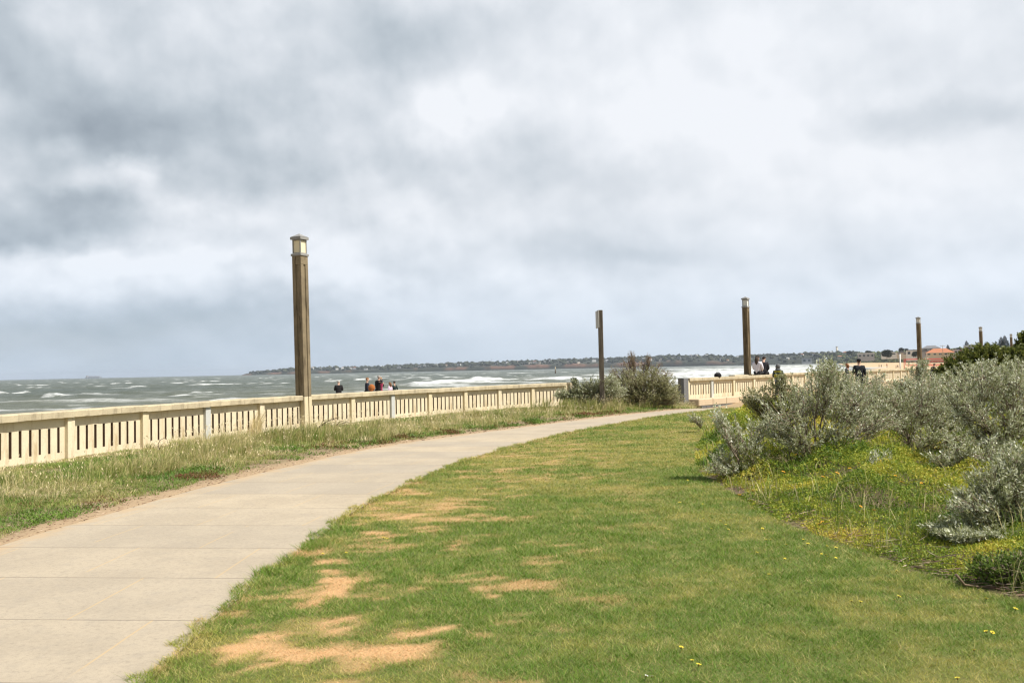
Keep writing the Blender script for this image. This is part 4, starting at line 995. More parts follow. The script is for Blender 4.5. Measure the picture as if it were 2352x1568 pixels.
def shrub(label, base, Y, lobes, seed, leafm=SILVER, bark=M_BARK, L=.042, W_=.0125, ntw=26, nl=26, thick=.018, name='silver_shrub', group='silver leaved coastal shrubs', cat='shrub', mid=2, up=.35, dens=1., bare=.13, out=.20):
    rg = np.random.default_rng(seed); rr = random.Random(seed)
    b0 = at(base[0], base[1], Y); b0[2] = float(gh(b0[0], b0[1])[0]); root = empty(name, tuple(b0)); tag(root, label, cat, group)
    bb = B(); Ps, Ds, Ts = [], [], []
    # a few stems rise from the foot, every lobe of the crown hangs on a branch of one of them
    for lb in lobes:
        px, py, rx, ry = lb[:4]; dy = lb[4] if len(lb) > 4 else 0
        c = at(px, py, Y+dy)-b0; ax = rx*1.12*Y/FPX; azz = ry*1.12*Y/FPX; ay = (ax+azz)*.6
        foot = np.array([rg.normal()*.05, rg.normal()*.05, -.03])
        ctl = np.array([c[0]*.35+.12*rg.normal(), c[1]*.35+.12*rg.normal(), max(.05, c[2]*.45)])
        main = bez(foot, ctl, c, 9); main[1:-1] += rg.normal(size=(7, 3))*.018
        th = thick*(.6+.5*rg.random())
        bb.tube(main, list(np.linspace(th, th*.35, 9)), 5)
        ltint = .06*rg.normal()
        nt = int(ntw*1.2*dens*(.7+ax*azz*2.2))
        for _ in range(nt):
            s = main[rg.integers(3, 9)]
            v = rg.normal(size=3); v /= np.linalg.norm(v); v[2] = v[2]*.9+.18
            e_ = c+v*np.array([ax, ay, azz])*(.62+.45*rg.random()+(.42*rg.random() if rg.random() < out else 0))
            if e_[2] < .02: e_[2] = .02+.05*rg.random()
            dv = e_-s; ln = np.linalg.norm(dv)
            if ln > .62: s = s+dv*(1-.62/ln)*.9 if rg.random() < .6 else s; dv = e_-s; ln = np.linalg.norm(dv)
            if ln < .04: continue
            ct = s+dv*.5+np.array([0, 0, -.10*ln])+rg.normal(size=3)*.05*ln
            tw = bez(s, ct, e_, 5)
            if rg.random() < .75: bb.tube(tw, [.008, .0065, .005, .0035, .002], 3)
            if rg.random() < bare: continue
            m = max(5, int(nl*1.1*min(1.3, ln/.30))); q = (1-rg.random(m)**1.5*.80)
            P = (s*(1-q[:, None])**2+2*ct*(q*(1-q))[:, None]+e_*(q*q)[:, None]); tg = 2*(1-q)[:, None]*(ct-s)+2*q[:, None]*(e_-ct); tg /= np.linalg.norm(tg, axis=1)[:, None]+1e-9
            d_ = tg*.75+rg.normal(size=(m, 3))*.62; d_[:, 2] += up
            Ps.append(P+rg.normal(size=(m, 3))*.012); Ds.append(d_); Ts.append(np.clip(.47+ltint+.10*rg.normal()+.24*rg.normal(size=m), 0, 1))
    bb.build('branches', bark, root)
    P, D_, T = np.concatenate(Ps), np.concatenate(Ds), np.concatenate(Ts); n = len(P)
    V, F, tn = leaves(P, D_, L*(.6+.8*rg.random(n)), W_*1.22*(.7+.6*rg.random(n)), rg, T, .9)
    obj('foliage', npmesh('foliage', V, F, dict(tint=tn)), leafm, root)
    return root
def sh(*a, **k): return shrub(*a, **k)
sh('big open silver shrub with twisted bare lower branches in the middle of the bed', (1872, 1093), 12.4, [(1800, 950, 55, 38, -.2), (1880, 890, 62, 40, .1), (1912, 852, 34, 22, 0), (1962, 930, 62, 42, -.3), (2030, 965, 52, 36, .2), (1828, 1008, 52, 28, -.4), (1925, 995, 46, 26, -.5), (1990, 882, 52, 30, .6), (1772, 985, 38, 28, .3), (1845, 920, 40, 30, .5)], 1, ntw=40, nl=30, thick=.026)
sh('low silver shrub leaning out over the lawn at the near tip of the bed', (1705, 1105), 12.1, [(1648, 955, 20, 24), (1672, 985, 26, 26), (1702, 1005, 40, 30), (1655, 1048, 38, 22), (1688, 1072, 36, 24, -.2), (1732, 1040, 34, 30), (1745, 985, 28, 28, .4), (1640, 1075, 22, 14, -.2)], 2, ntw=36, nl=26)
sh('silver shrub with one dark upright stem in front of the second wall', (1790, 1020), 16.5, [(1735, 905, 32, 16), (1790, 888, 42, 20), (1842, 900, 36, 22), (1768, 930, 42, 20), (1722, 917, 20, 12), (1815, 935, 40, 22), (1795, 868, 10, 14)], 3, leafm=GREY2, bark=M_DEAD, ntw=46, nl=24, L=.05, W_=.015, thick=.03)
sh('tall silver shrub in front of the people on the far wall', (1935, 985), 19.5, [(1888, 856, 28, 22), (1935, 876, 36, 20), (1985, 888, 40, 20), (1915, 890, 40, 22), (2030, 906, 36, 18), (1960, 900, 40, 20), (1905, 842, 16, 14)], 4, ntw=50, nl=24, L=.056, W_=.017)
sh('wide grey silver shrub right of the big open shrub', (2105, 1055), 13.6, [(2055, 918, 44, 28), (2118, 886, 34, 26, .3), (2120, 932, 52, 36), (2172, 955, 54, 38), (2060, 965, 42, 30, -.2), (2198, 1003, 46, 28, -.3), (2130, 1005, 42, 26, -.4), (2150, 900, 40, 30, .4)], 5, ntw=42, nl=28, thick=.022)
sh('tallest pale silver shrub at the right edge below the dark hedge', (2300, 1105), 11.8, [(2208, 895, 46, 36), (2258, 868, 52, 38), (2318, 880, 56, 40), (2240, 945, 56, 40, -.2), (2308, 962, 60, 44, -.2), (2372, 935, 56, 50), (2385, 875, 50, 44, .2), (2270, 1010, 50, 34, -.3), (2440, 940, 60, 60), (2340, 1020, 50, 34, -.3)], 6, ntw=44, nl=30, thick=.024)
sh('far silver shrub along the foot of the dark hedge', (2290, 960), 19., [(2180, 868, 32, 16), (2232, 850, 36, 18), (2290, 840, 40, 20), (2350, 846, 44, 24), (2410, 850, 50, 30), (2210, 880, 40, 18), (2320, 870, 50, 22)], 7, ntw=52, nl=24, L=.055, W_=.017)
sh('near silver shrub with long pointed leaves at the right edge above the dry litter', (2325, 1250), 7.5, [(2200, 1222, 50, 38), (2232, 1165, 46, 40), (2290, 1105, 54, 40, .1), (2342, 1065, 50, 36, .2), (2312, 1165, 54, 44), (2372, 1135, 56, 54), (2188, 1268, 36, 18, -.1), (2385, 1215, 46, 50), (2255, 1215, 40, 36), (2450, 1120, 70, 70), (2262, 1252, 46, 28, -.25), (2325, 1258, 48, 32, -.3), (2218, 1282, 32, 16, -.3), (2380, 1262, 44, 36, -.2)], 8, ntw=125, nl=30, L=.040, W_=.0105, thick=.017)
sh('small silver seedling bush standing alone in the yellow green groundcover', (2036, 1158), 10.6, [(2022, 1062, 24, 26), (2012, 1098, 16, 16), (2040, 1085, 14, 18)], 9, ntw=46, nl=20, thick=.008)
sh('thin airy silver shrub whose bare twigs cross the third lamp column', (2112, 930), 25., [(2070, 882, 18, 10), (2110, 848, 24, 15), (2150, 868, 28, 15), (2090, 880, 36, 16), (2046, 894, 22, 10), (2120, 834, 12, 9)], 10, ntw=46, nl=18, L=.062, W_=.019, bare=.25)
sh('silver shrub filling the gap behind the big open shrub on its right side', (1990, 1040), 15.4, [(1955, 905, 40, 28), (2005, 915, 44, 30), (2040, 935, 40, 28), (1985, 950, 46, 28), (1930, 940, 36, 26), (2020, 905, 26, 16)], 21, ntw=44, nl=24, L=.048, W_=.014)
sh('grey silver shrub behind and between the two tall right hand shrubs', (2190, 1010), 15.8, [(2150, 905, 36, 24), (2195, 915, 44, 30), (2235, 905, 40, 28), (2180, 880, 30, 16), (2215, 945, 46, 30), (2130, 935, 36, 26)], 22, ntw=46, nl=24, L=.048, W_=.014)
sh('low silver shrub with bare twigs at the back of the bed below the distant people', (2070, 985), 18.2, [(2020, 922, 34, 18), (2075, 914, 40, 18), (2120, 908, 34, 20), (2050, 934, 44, 20)], 23, ntw=46, nl=22, L=.054, W_=.016)
sh('low sprawling silver shrub in front of the tallest pale shrub', (2240, 1120), 10.4, [(2200, 1030, 40, 24), (2250, 1045, 46, 26), (2300, 1040, 46, 30), (2160, 1050, 30, 18), (2345, 1050, 40, 30)], 24, ntw=46, nl=24)
sh('small silver sprig at the lawn edge left of the bed', (1600, 985), 20.6, [(1592, 962, 10, 14), (1606, 968, 10, 10)], 11, ntw=30, nl=14, L=.05, W_=.014, thick=.006)
sh('grey shrub at the wall end around the foot of the timber post', (1345, 938), 32.6, [(1398, 896, 26, 22), (1308, 902, 24, 13), (1335, 893, 24, 17), (1360, 887, 22, 18), (1384, 884, 22, 20), (1292, 908, 18, 11), (1318, 876, 6, 8), (1362, 908, 32, 16), (1406, 874, 16, 15), (1415, 902, 24, 20), (1325, 914, 28, 13)], 12, ntw=105, nl=20, L=.060, W_=.020, thick=.025, bare=.15)
sh('broad grey green shrub beside the bluestone pier where the path ends', (1488, 930), 33.6, [(1425, 886, 26, 24), (1455, 872, 28, 26), (1492, 872, 32, 26), (1528, 885, 24, 22), (1546, 914, 20, 18), (1472, 905, 38, 18), (1422, 915, 28, 14), (1515, 912, 26, 16), (1540, 900, 20, 18, .4)], 13, leafm=GREY2, ntw=105, nl=20, L=.060, W_=.020, thick=.03, bare=.15)
sh('leafless brown twiggy shrub rising above the grey green shrub', (1470, 925), 34., [(1446, 832, 16, 18), (1408, 852, 14, 10), (1478, 838, 18, 16), (1510, 845, 18, 14), (1532, 858, 18, 10), (1432, 850, 14, 14), (1490, 822, 8, 10), (1450, 816, 8, 10)], 14, leafm=BROWNL, bark=M_TWIG, ntw=90, nl=6, L=.05, W_=.018, thick=.04, name='twiggy_shrub', group='shrubs beside the path end', bare=.72)
sh('dense dark green hedge mound at the right edge below the farthest lamp columns', (2290, 905), 35., [(2180, 856, 30, 16), (2215, 838, 40, 26), (2262, 825, 44, 32), (2310, 832, 48, 26), (2360, 828, 50, 30), (2420, 824, 60, 36), (2230, 862, 40, 18), (2290, 855, 56, 30), (2350, 850, 56, 36), (2420, 850, 60, 40), (2330, 814, 28, 12), (2275, 820, 20, 9)], 15, leafm=DARKG, bark=M_DEAD, ntw=150, nl=26, L=.085, W_=.042, thick=.05, name='green_hedge', out=0., bare=0., group='hedge at the right edge', cat='hedge')
sh('thin wind bent tree cut by the right edge above the hedge', (2352, 880), 37., [(2346, 772, 8, 7), (2340, 790, 9, 7), (2354, 784, 9, 8), (2336, 806, 10, 8), (2362, 768, 12, 10), (2366, 795, 14, 12), (2350, 800, 14, 10)], 16, leafm=DARKG, bark=M_DEAD, ntw=60, nl=14, L=.09, W_=.045, thick=.05, name='coastal_tree', group='hedge at the right edge', cat='tree')
sh('small dark green bush in the bottom right corner of the bed', (2325, 1350), 6.15, [(2285, 1300, 40, 22), (2335, 1300, 44, 28), (2310, 1328, 50, 16), (2400, 1310, 50, 40), (2255, 1312, 26, 12)], 17, leafm=MIDG, ntw=95, nl=22, L=.028, W_=.014, thick=.008, name='green_bush', group='green bushes in the bed', up=.5)
sh('dark green bush under the low silver shrub at the left of the bed', (1745, 1110), 11.9, [(1730, 1060, 34, 26), (1770, 1075, 34, 24), (1700, 1090, 30, 14), (1760, 1100, 40, 14)], 18, leafm=DARKG, ntw=60, nl=24, L=.030, W_=.015, thick=.008, name='green_bush', group='green bushes in the bed', up=.5)

# ------------------------------------------------------------------ groundcover of the bed
GCM = leafy('groundcover_leaf', [(0, (.07, .14, .015)), (.3, (.19, .27, .03)), (.6, (.40, .42, .05)), (.85, (.56, .50, .075)), (1, (.62, .48, .09))], .3, .55)
rg = np.random.default_rng(29)
def mound(x, y):
    d = dist_line(BD, x, y); return sm(.0, .8, d)*(.05+.42*sm(.28, .72, fbm(x*.85, y*.85, 301, 4)))*sm(0, .15, d)*(.25+.75*sm(7.6, 9.2, y))
def gcover(x, y):                                     # 1 on the yellow green, 0 on bare litter
    lit = sm(7.3, 6.4, y+.25*(x-3))*.5
    return sm(.34, .50, fbm(x*1.1, y*1.1, 311, 4)+.30*sm(.0, .45, dist_line(BD, x, y))-.25*lit)
x, y = scatter(BED, lambda d: 6800*(8/max(d, 6.5))**1.6, 4.5, 30, rg)
k = (rg.random(len(x)) < gcover(x, y)) & (x < 16); x, y = x[k], y[k]; n = len(x); mh = mound(x, y)
sc = np.maximum(y, 7)/9.
z = gh(x, y)+mh*(.55+.5*rg.random(n)**.5)
d_ = rg.normal(size=(n, 3)); d_[:, 2] = np.abs(d_[:, 2])*.7+.25
gm = fbm(x*1.0+5, y*1.0, 321, 4); sprig = fbm(x*5, y*5, 331, 2)
T = np.clip(.40-.16*sm(8.6, 7.2, y)+1.5*(gm-.46)+.5*(sprig-.5)+.16*rg.normal(size=n), 0, 1)
V, F, tn = leaves(np.stack([x, y, z], -1), d_, .030*sc**.8*(.5+.9*rg.random(n)), .013*sc**.8*(.7+.6*rg.random(n)), rg, T, .8)
tag(obj('groundcover', npmesh('groundcover', V, F, dict(tint=tn)), GCM), 'yellow green creeping groundcover filling the bed', kind='stuff')
# grass blades and dark rosettes coming up through it
x, y = scatter(BED, lambda d: 130*(8/max(d, 6.5))**1.0, 4.5, 22, rg); k = fbm(x*1.4, y*1.4, 341, 3) > .47; x, y = x[k], y[k]; n = len(x); h = .12+.30*rg.random(n)
V, F = long_blades(np.stack([x, y, gh(x, y)+mound(x, y)*.3], -1), h, .006*(np.maximum(y, 6)/8)*(.6+.7*rg.random(n)), rg.random(n)*2*PI, h*(.3+.8*rg.random(n)), rg)
tag(obj('bed_grass', npmesh('bed_grass', V, F, dict(tint=np.repeat(np.clip(.15+.75*rg.random(n)**1.5, 0, 1), 6))), M_VERGE), 'long grass blades growing through the groundcover', kind='stuff')
# pinkish dry stems and twigs where the bed is bare
x, y = scatter(BED, lambda d: 900*(7/max(d, 6))**1.2, 4., 15, rg); d0 = dist_line(BD, x, y)
k = (rg.random(len(x)) < sm(.75, .05, d0)*.8+.5*sm(7.2, 6.2, y)*sm(1.6, .5, d0)) & (rg.random(len(x)) > .55*gcover(x, y)); x, y = x[k], y[k]; n = len(x)
a_ = -.5+.7*rg.normal(size=n); D_ = np.stack([np.cos(a_), np.sin(a_), .16*rg.normal(size=n)+.06], -1)
V, F, tn = leaves(np.stack([x, y, gh(x, y)+.05*rg.random(n)**2+.008], -1), D_, (.05+.20*rg.random(n)**2), .006*(.6+.9*rg.random(n)), rg)
tag(obj('twig_litter', npmesh('twig_litter', V, F, dict(tint=tn)), leafy('pink_litter', [(0, (.10, .06, .045)), (.5, (.27, .165, .125)), (1, (.50, .39, .30))], 0, .9)), 'pinkish brown dry stems littering the bare edge of the bed', kind='stuff')

# ------------------------------------------------------------------ dead branches
def branch_thing(label, polys, Y, mat, name='fallen_branch', jit=.25, seed=1, w0=.03, group='dead branches'):
    rr = random.Random(seed); p0 = at(*polys[0][0], Y); p0[2] = float(gh(p0[0], p0[1])[0]); root = empty(name, tuple(p0)); tag(root, label, 'branch', group); b = B()
    for i, pl in enumerate(polys):
        dy = 0 if i == 0 else rr.uniform(-jit, jit); pts = []
        for k, (px, py) in enumerate(pl):
            f = k/(len(pl)-1); q = at(px, py, Y+dy*f)-p0; q[2] = max(q[2], .01); pts.append(q)
        r0 = w0*(1 if i == 0 else rr.uniform(.22, .45)); b.tube(pts, list(np.linspace(r0, r0*.3, len(pl))), 6)
    b.build('limbs', mat, root); return root
def cr(pts): return [((1000+x/2.94)*.5742, (1580+y/2.94)*.5742) for x, y in pts]
branch_thing('dark forked dead branch lying against the wall right of the near lamp column', [cr([(610, 492), (660, 450), (735, 425), (790, 400), (830, 360), (880, 325), (960, 285), (1045, 262)]), cr([(790, 400), (870, 400), (960, 390), (1020, 350), (1090, 330), (1160, 290)]), cr([(830, 360), (850, 310), (900, 290), (960, 280)]), cr([(960, 390), (1040, 365), (1120, 345), (1210, 350)]), cr([(870, 400), (930, 430), (1000, 420)]), cr([(880, 325), (940, 330), (1010, 310), (1060, 320)]), cr([(735, 425), (800, 430), (860, 440)]), cr([(960, 285), (1010, 300), (1060, 290)]), cr([(1020, 350), (1060, 310), (1100, 300)]), cr([(830, 360), (900, 345), (960, 350)]), cr([(940, 330), (960, 370), (985, 400)]), cr([(1090, 330), (1140, 315), (1200, 330)])], 22.6, M_DEAD, seed=4, w0=.036)
branch_thing('thin upright dead twigs just left of the near lamp column foot', [cr([(545, 470), (530, 400), (515, 340), (525, 280)]), cr([(545, 470), (490, 410), (450, 360), (430, 385)]), cr([(530, 400), (570, 360), (585, 320)]), cr([(545, 470), (580, 420), (590, 380)]), cr([(515, 340), (480, 330), (440, 350)]), cr([(530, 400), (500, 380), (470, 390)])], 21.8, M_TWIG, name='dead_twigs', seed=7, w0=.007)
branch_thing('curled dead vine stem standing out of the grass against the wall left of the lamp', [[(366, 1032), (363, 1020), (368, 1010), (378, 1005), (384, 1010), (385, 1018)], [(366, 1032), (362, 1024), (366, 1014), (374, 1012)], [(366, 1032), (372, 1020), (381, 1013)]], 16.8, M_TWIG, name='dead_vine', seed=9, w0=.010, jit=.08)
branch_thing('long bare pale branch curving along the ground at the right edge of the bed', [[(2195, 1318), (2215, 1342), (2250, 1352), (2300, 1362), (2352, 1372), (2400, 1378)], [(2215, 1342), (2260, 1338), (2300, 1345)], [(2250, 1352), (2300, 1374), (2340, 1385)], [(2100, 1300), (2140, 1308), (2180, 1312)]], 6.1, M_TWIG, seed=12, w0=.011, jit=.15)
branch_thing('bleached bare branches looping low under the big open shrub', [[(1872, 1090), (1850, 1088), (1825, 1070), (1812, 1045), (1822, 1025), (1845, 1022)], [(1872, 1090), (1900, 1060), (1915, 1030), (1950, 1012), (1990, 1005)], [(1825, 1070), (1840, 1085), (1870, 1094), (1900, 1095)], [(1915, 1030), (1905, 1000), (1890, 975)], [(1990, 1035), (2040, 1030), (2080, 1018), (2110, 1010)], [(1872, 1090), (1880, 1050), (1870, 1010), (1900, 970)]], 12.1, M_TWIG, seed=15, w0=.018, jit=.3, name='bare_branch')

# ------------------------------------------------------------------ flowers
def flower_mesh(r, petals, mats_n=2):
    b = B()
    for k in range(petals):
        a0 = 2*PI*k/petals; a1 = a0+2*PI/petals*.42; a2 = a0-2*PI/petals*.42
        b.poly([(r*.25*math.cos(a0), r*.25*math.sin(a0), .0), (r*.7*math.cos(a2), r*.7*math.sin(a2), r*.16), (r*math.cos(a0), r*math.sin(a0), r*.22), (r*.7*math.cos(a1), r*.7*math.sin(a1), r*.16)], 0)
    b.tube([(0, 0, -.01), (0, 0, r*.16)], [r*.30, r*.24], 8, 1)
    b.tube([(0, 0, -r*3), (0, 0, -.01)], [.0018, .0018], 4, 2)
    return b.mesh('flower')
YP = plain('yellow_petal', (.82, .66, .05), .6, .08); OP = plain('orange_petal', (.86, .42, .02), .6, .08); YC = plain('flower_centre', (.20, .15, .03), .8, .1); ST_ = plain('flower_stem', (.08, .15, .03), .8, .1); WP_ = plain('white_petal', (.8, .8, .78), .6, .04)
def flowers(pix, me, mats, label, group, zoff):
    first = None
    for i, (px, py) in enumerate(pix):
        p = G(px, py, zoff) if zoff < .1 else G(px, py, zoff)
        p[2] = float(gh(p[0], p[1])[0])+zoff
        if first is None: o = obj('flower', me, mats); first = o
        else: o = first.copy(); COL.objects.link(o)
        o.location = tuple(p); s = random.uniform(.55, .95); o.scale = (s, s, s); o.rotation_euler = (random.uniform(.0, .45), random.uniform(-.35, .35), random.uniform(0, 6))
        tag(o, label, 'flower', group)
c6 = lambda l: [(x*.3662+1550.3, y*.3662+803.9) for x, y in l]
lf = c6([(80, 820), (175, 970), (215, 1057), (180, 1060), (285, 1075), (320, 1100), (345, 1105), (230, 1125), (335, 1130), (550, 1125), (165, 1195), (570, 1195), (600, 1193), (805, 1193), (835, 1220), (955, 1235), (945, 1290), (960, 1300), (1010, 1310), (920, 1285), (515, 1275), (590, 1413), (690, 1315), (30, 960), (1010, 1245), (1390, 1390), (700, 1225)])
lf += [(x*.3043+1894.9, y*.3043+1091) for x, y in [(560, 925), (525, 948), (200, 960), (270, 965), (1220, 940), (1440, 1020), (1215, 1190), (1265, 1200), (1125, 1330), (1000, 1545)]] + [(1590, 1520), (1605, 1530), (1565, 1490)]
flowers(lf, flower_mesh(.019, 11), [YP, YC, ST_], 'small yellow daisy open in the mown lawn below the bed', 'yellow daisies in the lawn', .035)
flowers([(x*.2677+459.4, y*.2677+1148.4) for x, y in [(1395, 212), (1430, 195), (1590, 333), (1572, 328), (1608, 337), (1215, 470), (1255, 460), (1055, 468), (1470, 355)]], flower_mesh(.017, 9), [YP, YC, ST_], 'tiny yellow flower among the dry patches near the path edge', 'yellow flowers near the path', .03)
flowers(c6([(680, 775), (1157, 773), (930, 822), (980, 840), (1020, 815), (1385, 857), (1423, 888), (1000, 942), (1165, 980), (1250, 1010), (515, 590), (1548, 903), (490, 890), (925, 1085), (905, 1098), (405, 915), (1100, 800), (760, 700)]), flower_mesh(.028, 13), [OP, YC, ST_], 'orange daisy standing above the yellow green groundcover', 'orange daisies in the bed', .40)
flowers([(1485, 1556), (1497, 1557)], flower_mesh(.017, 12), [WP_, YC, ST_], 'small white daisy in the lawn at the bottom of the photo', 'white daisies', .03)
# ------------------------------------------------------------------ people
SKIN = plain('skin', (.52, .33, .24), .6, .08)
_clothc = {}
def cloth(c, r=.85):
    if c not in _clothc: _clothc[c] = plain('cloth', c, r, .25, 9)
    return _clothc[c]
def skin_obj(name, chains, mat, parent, sub=1):
    """chains: list of [(point, radius), ...]; a chain starting on an existing point joins it; first point of all is the root"""
    vs, es, rs, idx = [], [], [], {}
    for ch in chains:
        prev = None
        for p, r in ch:
            k = tuple(round(q, 4) for q in p)
            if k not in idx: idx[k] = len(vs); vs.append(p); rs.append(r if hasattr(r, '__len__') else (r, r))
            i = idx[k]
            if prev is not None and prev != i: es.append((prev, i))
            prev = i
    me = bpy.data.meshes.new(name); me.from_pydata(vs, es, [])
    o = obj(name, me, mat, parent)
    m = o.modifiers.new('skin', 'SKIN'); m.use_smooth_shade = True
    for i, d in enumerate(me.skin_vertices[0].data): d.radius = rs[i]; d.use_root = (i == 0)
    s = o.modifiers.new('sub', 'SUBSURF'); s.levels = sub; s.render_levels = sub
    return o
def person(label, loc, yaw, H=1.72, jacket=(.02, .02, .025), trousers=(.03, .03, .04), hair=(.08, .05, .03), hairlong=0., hood=None, cap=None, sit=False, lean=0., arms=('hang', 'hang'), bulk=1., turn=0., stride=.0, shirtlen=0., bald=False, seat=0., group=None, extra=None, headdown=0.):
    s = H/1.75; root = empty('person', loc, yaw); tag(root, label, 'person', group)
    hipz = (.93 if not sit else .10+seat)
    V_ = lambda x, y, z: (x*s, y*s, z*s)
    def up(x, y, dz):                                   # a point of the trunk, leaning forward from the hips
        a_ = lean; return V_(x, y+math.sin(a_)*dz, hipz+math.cos(a_)*dz)
    pel, spi, che, nek = up(0, 0, 0), up(0, .01, .20), up(0, 0, .40), up(0, .0, .56)
    hy = .03+headdown*.06
    hd0, hd1, hd2 = up(0, hy*.6, .63), up(0, hy, .71), up(0, hy*.9, .785)
    b = [[(pel, .115*s), (spi, (.125*s, .10*s)), (che, (.145*s, .105*s)), (nek, .055*s), (hd0, .062*s), (hd1, (.078*s, .092*s)), (hd2, .062*s)]]
    ft = math.sin(turn), math.cos(turn)
    nose = up(ft[0]*.095, hy+ft[1]*.095-.0, .695); b.append([(hd1, .08*s), (nose, .014*s)])
    for k in (-1, 1): b.append([(hd1, .08*s), (up(k*.088*ft[1], hy-.01-k*.088*ft[0], .70), .018*s)])      # ears
    jk = [[(pel, (.155*s*bulk, .125*s*bulk)), (spi, (.155*s*bulk, .125*s*bulk)), (che, (.165*s*bulk, .125*s*bulk)), (up(0, 0, .53), .085*s)]]
    if shirtlen: jk[0].insert(0, (V_(0, 0, hipz-shirtlen), (.17*s*bulk, .14*s*bulk)))
    tr = [[(pel, (.14*s, .115*s))]]
    for k, pose in zip((-1, 1), arms):
        sh_ = up(k*.19, 0, .46)
        dirs = {'hang': (up(k*.245, -.03, .19), up(k*.235, .05, -.05)), 'front': (up(k*.25, .02, .20), up(k*.10, .24, .24)), 'hold': (up(k*.24, .12, .22), up(k*.02, .30, .34)), 'pocket': (up(k*.27, -.08, .20), up(k*.19, .07, -.01)),
                'bent': (up(k*.25, -.06, .20), up(k*.24, .20, .14)), 'up': (up(k*.30, .04, .36), up(k*.12, .16, .58)), 'lap': (up(k*.24, .05, .20), up(k*.08, .24, .04)), 'hug': (up(k*.30, .06, .24), up(k*.28, .22, .10)), 'out': (up(k*.34, .05, .25), up(k*.46, .12, .08))}
        el, wr = dirs[pose]
        w0, e0 = np.array(wr), np.array(el); fd = (w0-e0); fd /= np.linalg.norm(fd)
        palm = tuple(w0+fd*.075*s)
        b.append([(che, (.145*s, .105*s)), (sh_, .058*s), (el, .042*s), (wr, .028*s), (palm, (.036*s, .022*s))])
        sd_v = np.cross(fd, [0, 0, 1.]); sd_v = np.array([0, 1., 0]) if np.linalg.norm(sd_v) < .3 else sd_v/np.linalg.norm(sd_v); dn = np.cross(sd_v, fd)
        for q, ln in zip((-.030, -.010, .010, .030), (.058, .072, .076, .066)):
            k0 = np.array(palm)+sd_v*q*s+fd*.025*s; k1 = k0+fd*ln*.5*s+dn*.008*s; k2 = k1+fd*ln*.42*s+dn*.022*s
            b.append([(palm, (.036*s, .022*s)), (tuple(k0), .010*s), (tuple(k1), .009*s), (tuple(k2), .007*s)])
        t0 = w0+fd*.035*s+sd_v*.030*s; t1 = t0+fd*.030*s+sd_v*.022*s; b.append([(wr, .028*s), (tuple(t0), .011*s), (tuple(t1), .008*s)])
        jk.append([(che, (.165*s*bulk, .125*s*bulk)), (sh_, .078*s*bulk), (el, .062*s*bulk), (tuple(w0-fd*.02*s), .044*s)])
    for k in (-1, 1):
        hp = V_(k*.095, 0, hipz-.03)
        if sit: kn = V_(k*.12, .44, hipz+.0); an = V_(k*.12, .47, hipz-.42); to = V_(k*.125, .63, hipz-.45)
        else:
            st = stride*k; kn = V_(k*.105, st*.5+.03, .50); an = V_(k*.11, st-.03*(1 if st >= 0 else 3), .085+max(0, -st)*.15); to = V_(k*.125, st+.13, .035+max(0, -st)*.03)
        b.append([(pel, .115*s), (hp, .088*s), (kn, .056*s), (an, .040*s), (to, .034*s)])
        tr.append([(pel, (.14*s, .115*s)), (hp, .102*s), (kn, .072*s), (an, .058*s)])
        sho = skin_obj('shoe', [[(an, .050*s), (V_(*(np.array(to)/s*.5+np.array(an)/s*.5)), .045*s), (to, .042*s)]], cloth((.05, .045, .045)), root)
    skin_obj('body', b, SKIN, root)
    skin_obj('trousers', tr, cloth(trousers), root)
    jo = skin_obj('jacket', jk, cloth(jacket), root)
    hc = np.array(up(-ft[0]*.012, hy-.018*ft[1], .745))
    if not bald:
        hb = B(); hb.blob(hc, (.088*s, .103*s, .088*s), 2, .06, 3)
        if hairlong:
            bk = np.array([-ft[0], -ft[1]])
            hb.tube([tuple(hc+np.array([bk[0]*.03, bk[1]*.03, 0])*s), tuple(hc+np.array([bk[0]*.075, bk[1]*.075, -.10])*s), tuple(hc+np.array([bk[0]*.09, bk[1]*.09, -.10-hairlong*.6])*s), tuple(hc+np.array([bk[0]*.085, bk[1]*.085, -.12-hairlong])*s)], [.085*s, .095*s, .085*s, .03*s], 10)
        hb.build('hair', cloth(hair), root)
    if cap:
        cb = B(); cb.blob(hc+np.array([0, 0, .022])*s, (.102*s, .112*s, .085*s), 2, .03, 5, flat=-.1); cb.box(tuple(hc+np.array([ft[0]*.13, ft[1]*.13, .01])*s), (.15*s, .11*s, .016*s), -turn); cb.build('cap', cloth(cap), root)
    if hood:
        hb = B(); hb.blob(np.array(up(-ft[0]*.02, hy-.03, .71)), (.125*s, .135*s, .15*s), 2, .05, 8); hb.tube([up(0, 0, .50), up(0, -.01, .62)], [.14*s, .115*s], 10); hb.build('hood', cloth(hood), jo if False else root)
    if extra: extra(root, s, up)
    return root
def ploc(px, ytop, Y, z=None, H=None, sit=None):
    """ground point whose figure tops out at a photo pixel"""
    t_ = at(px, ytop, Y)
    return t_
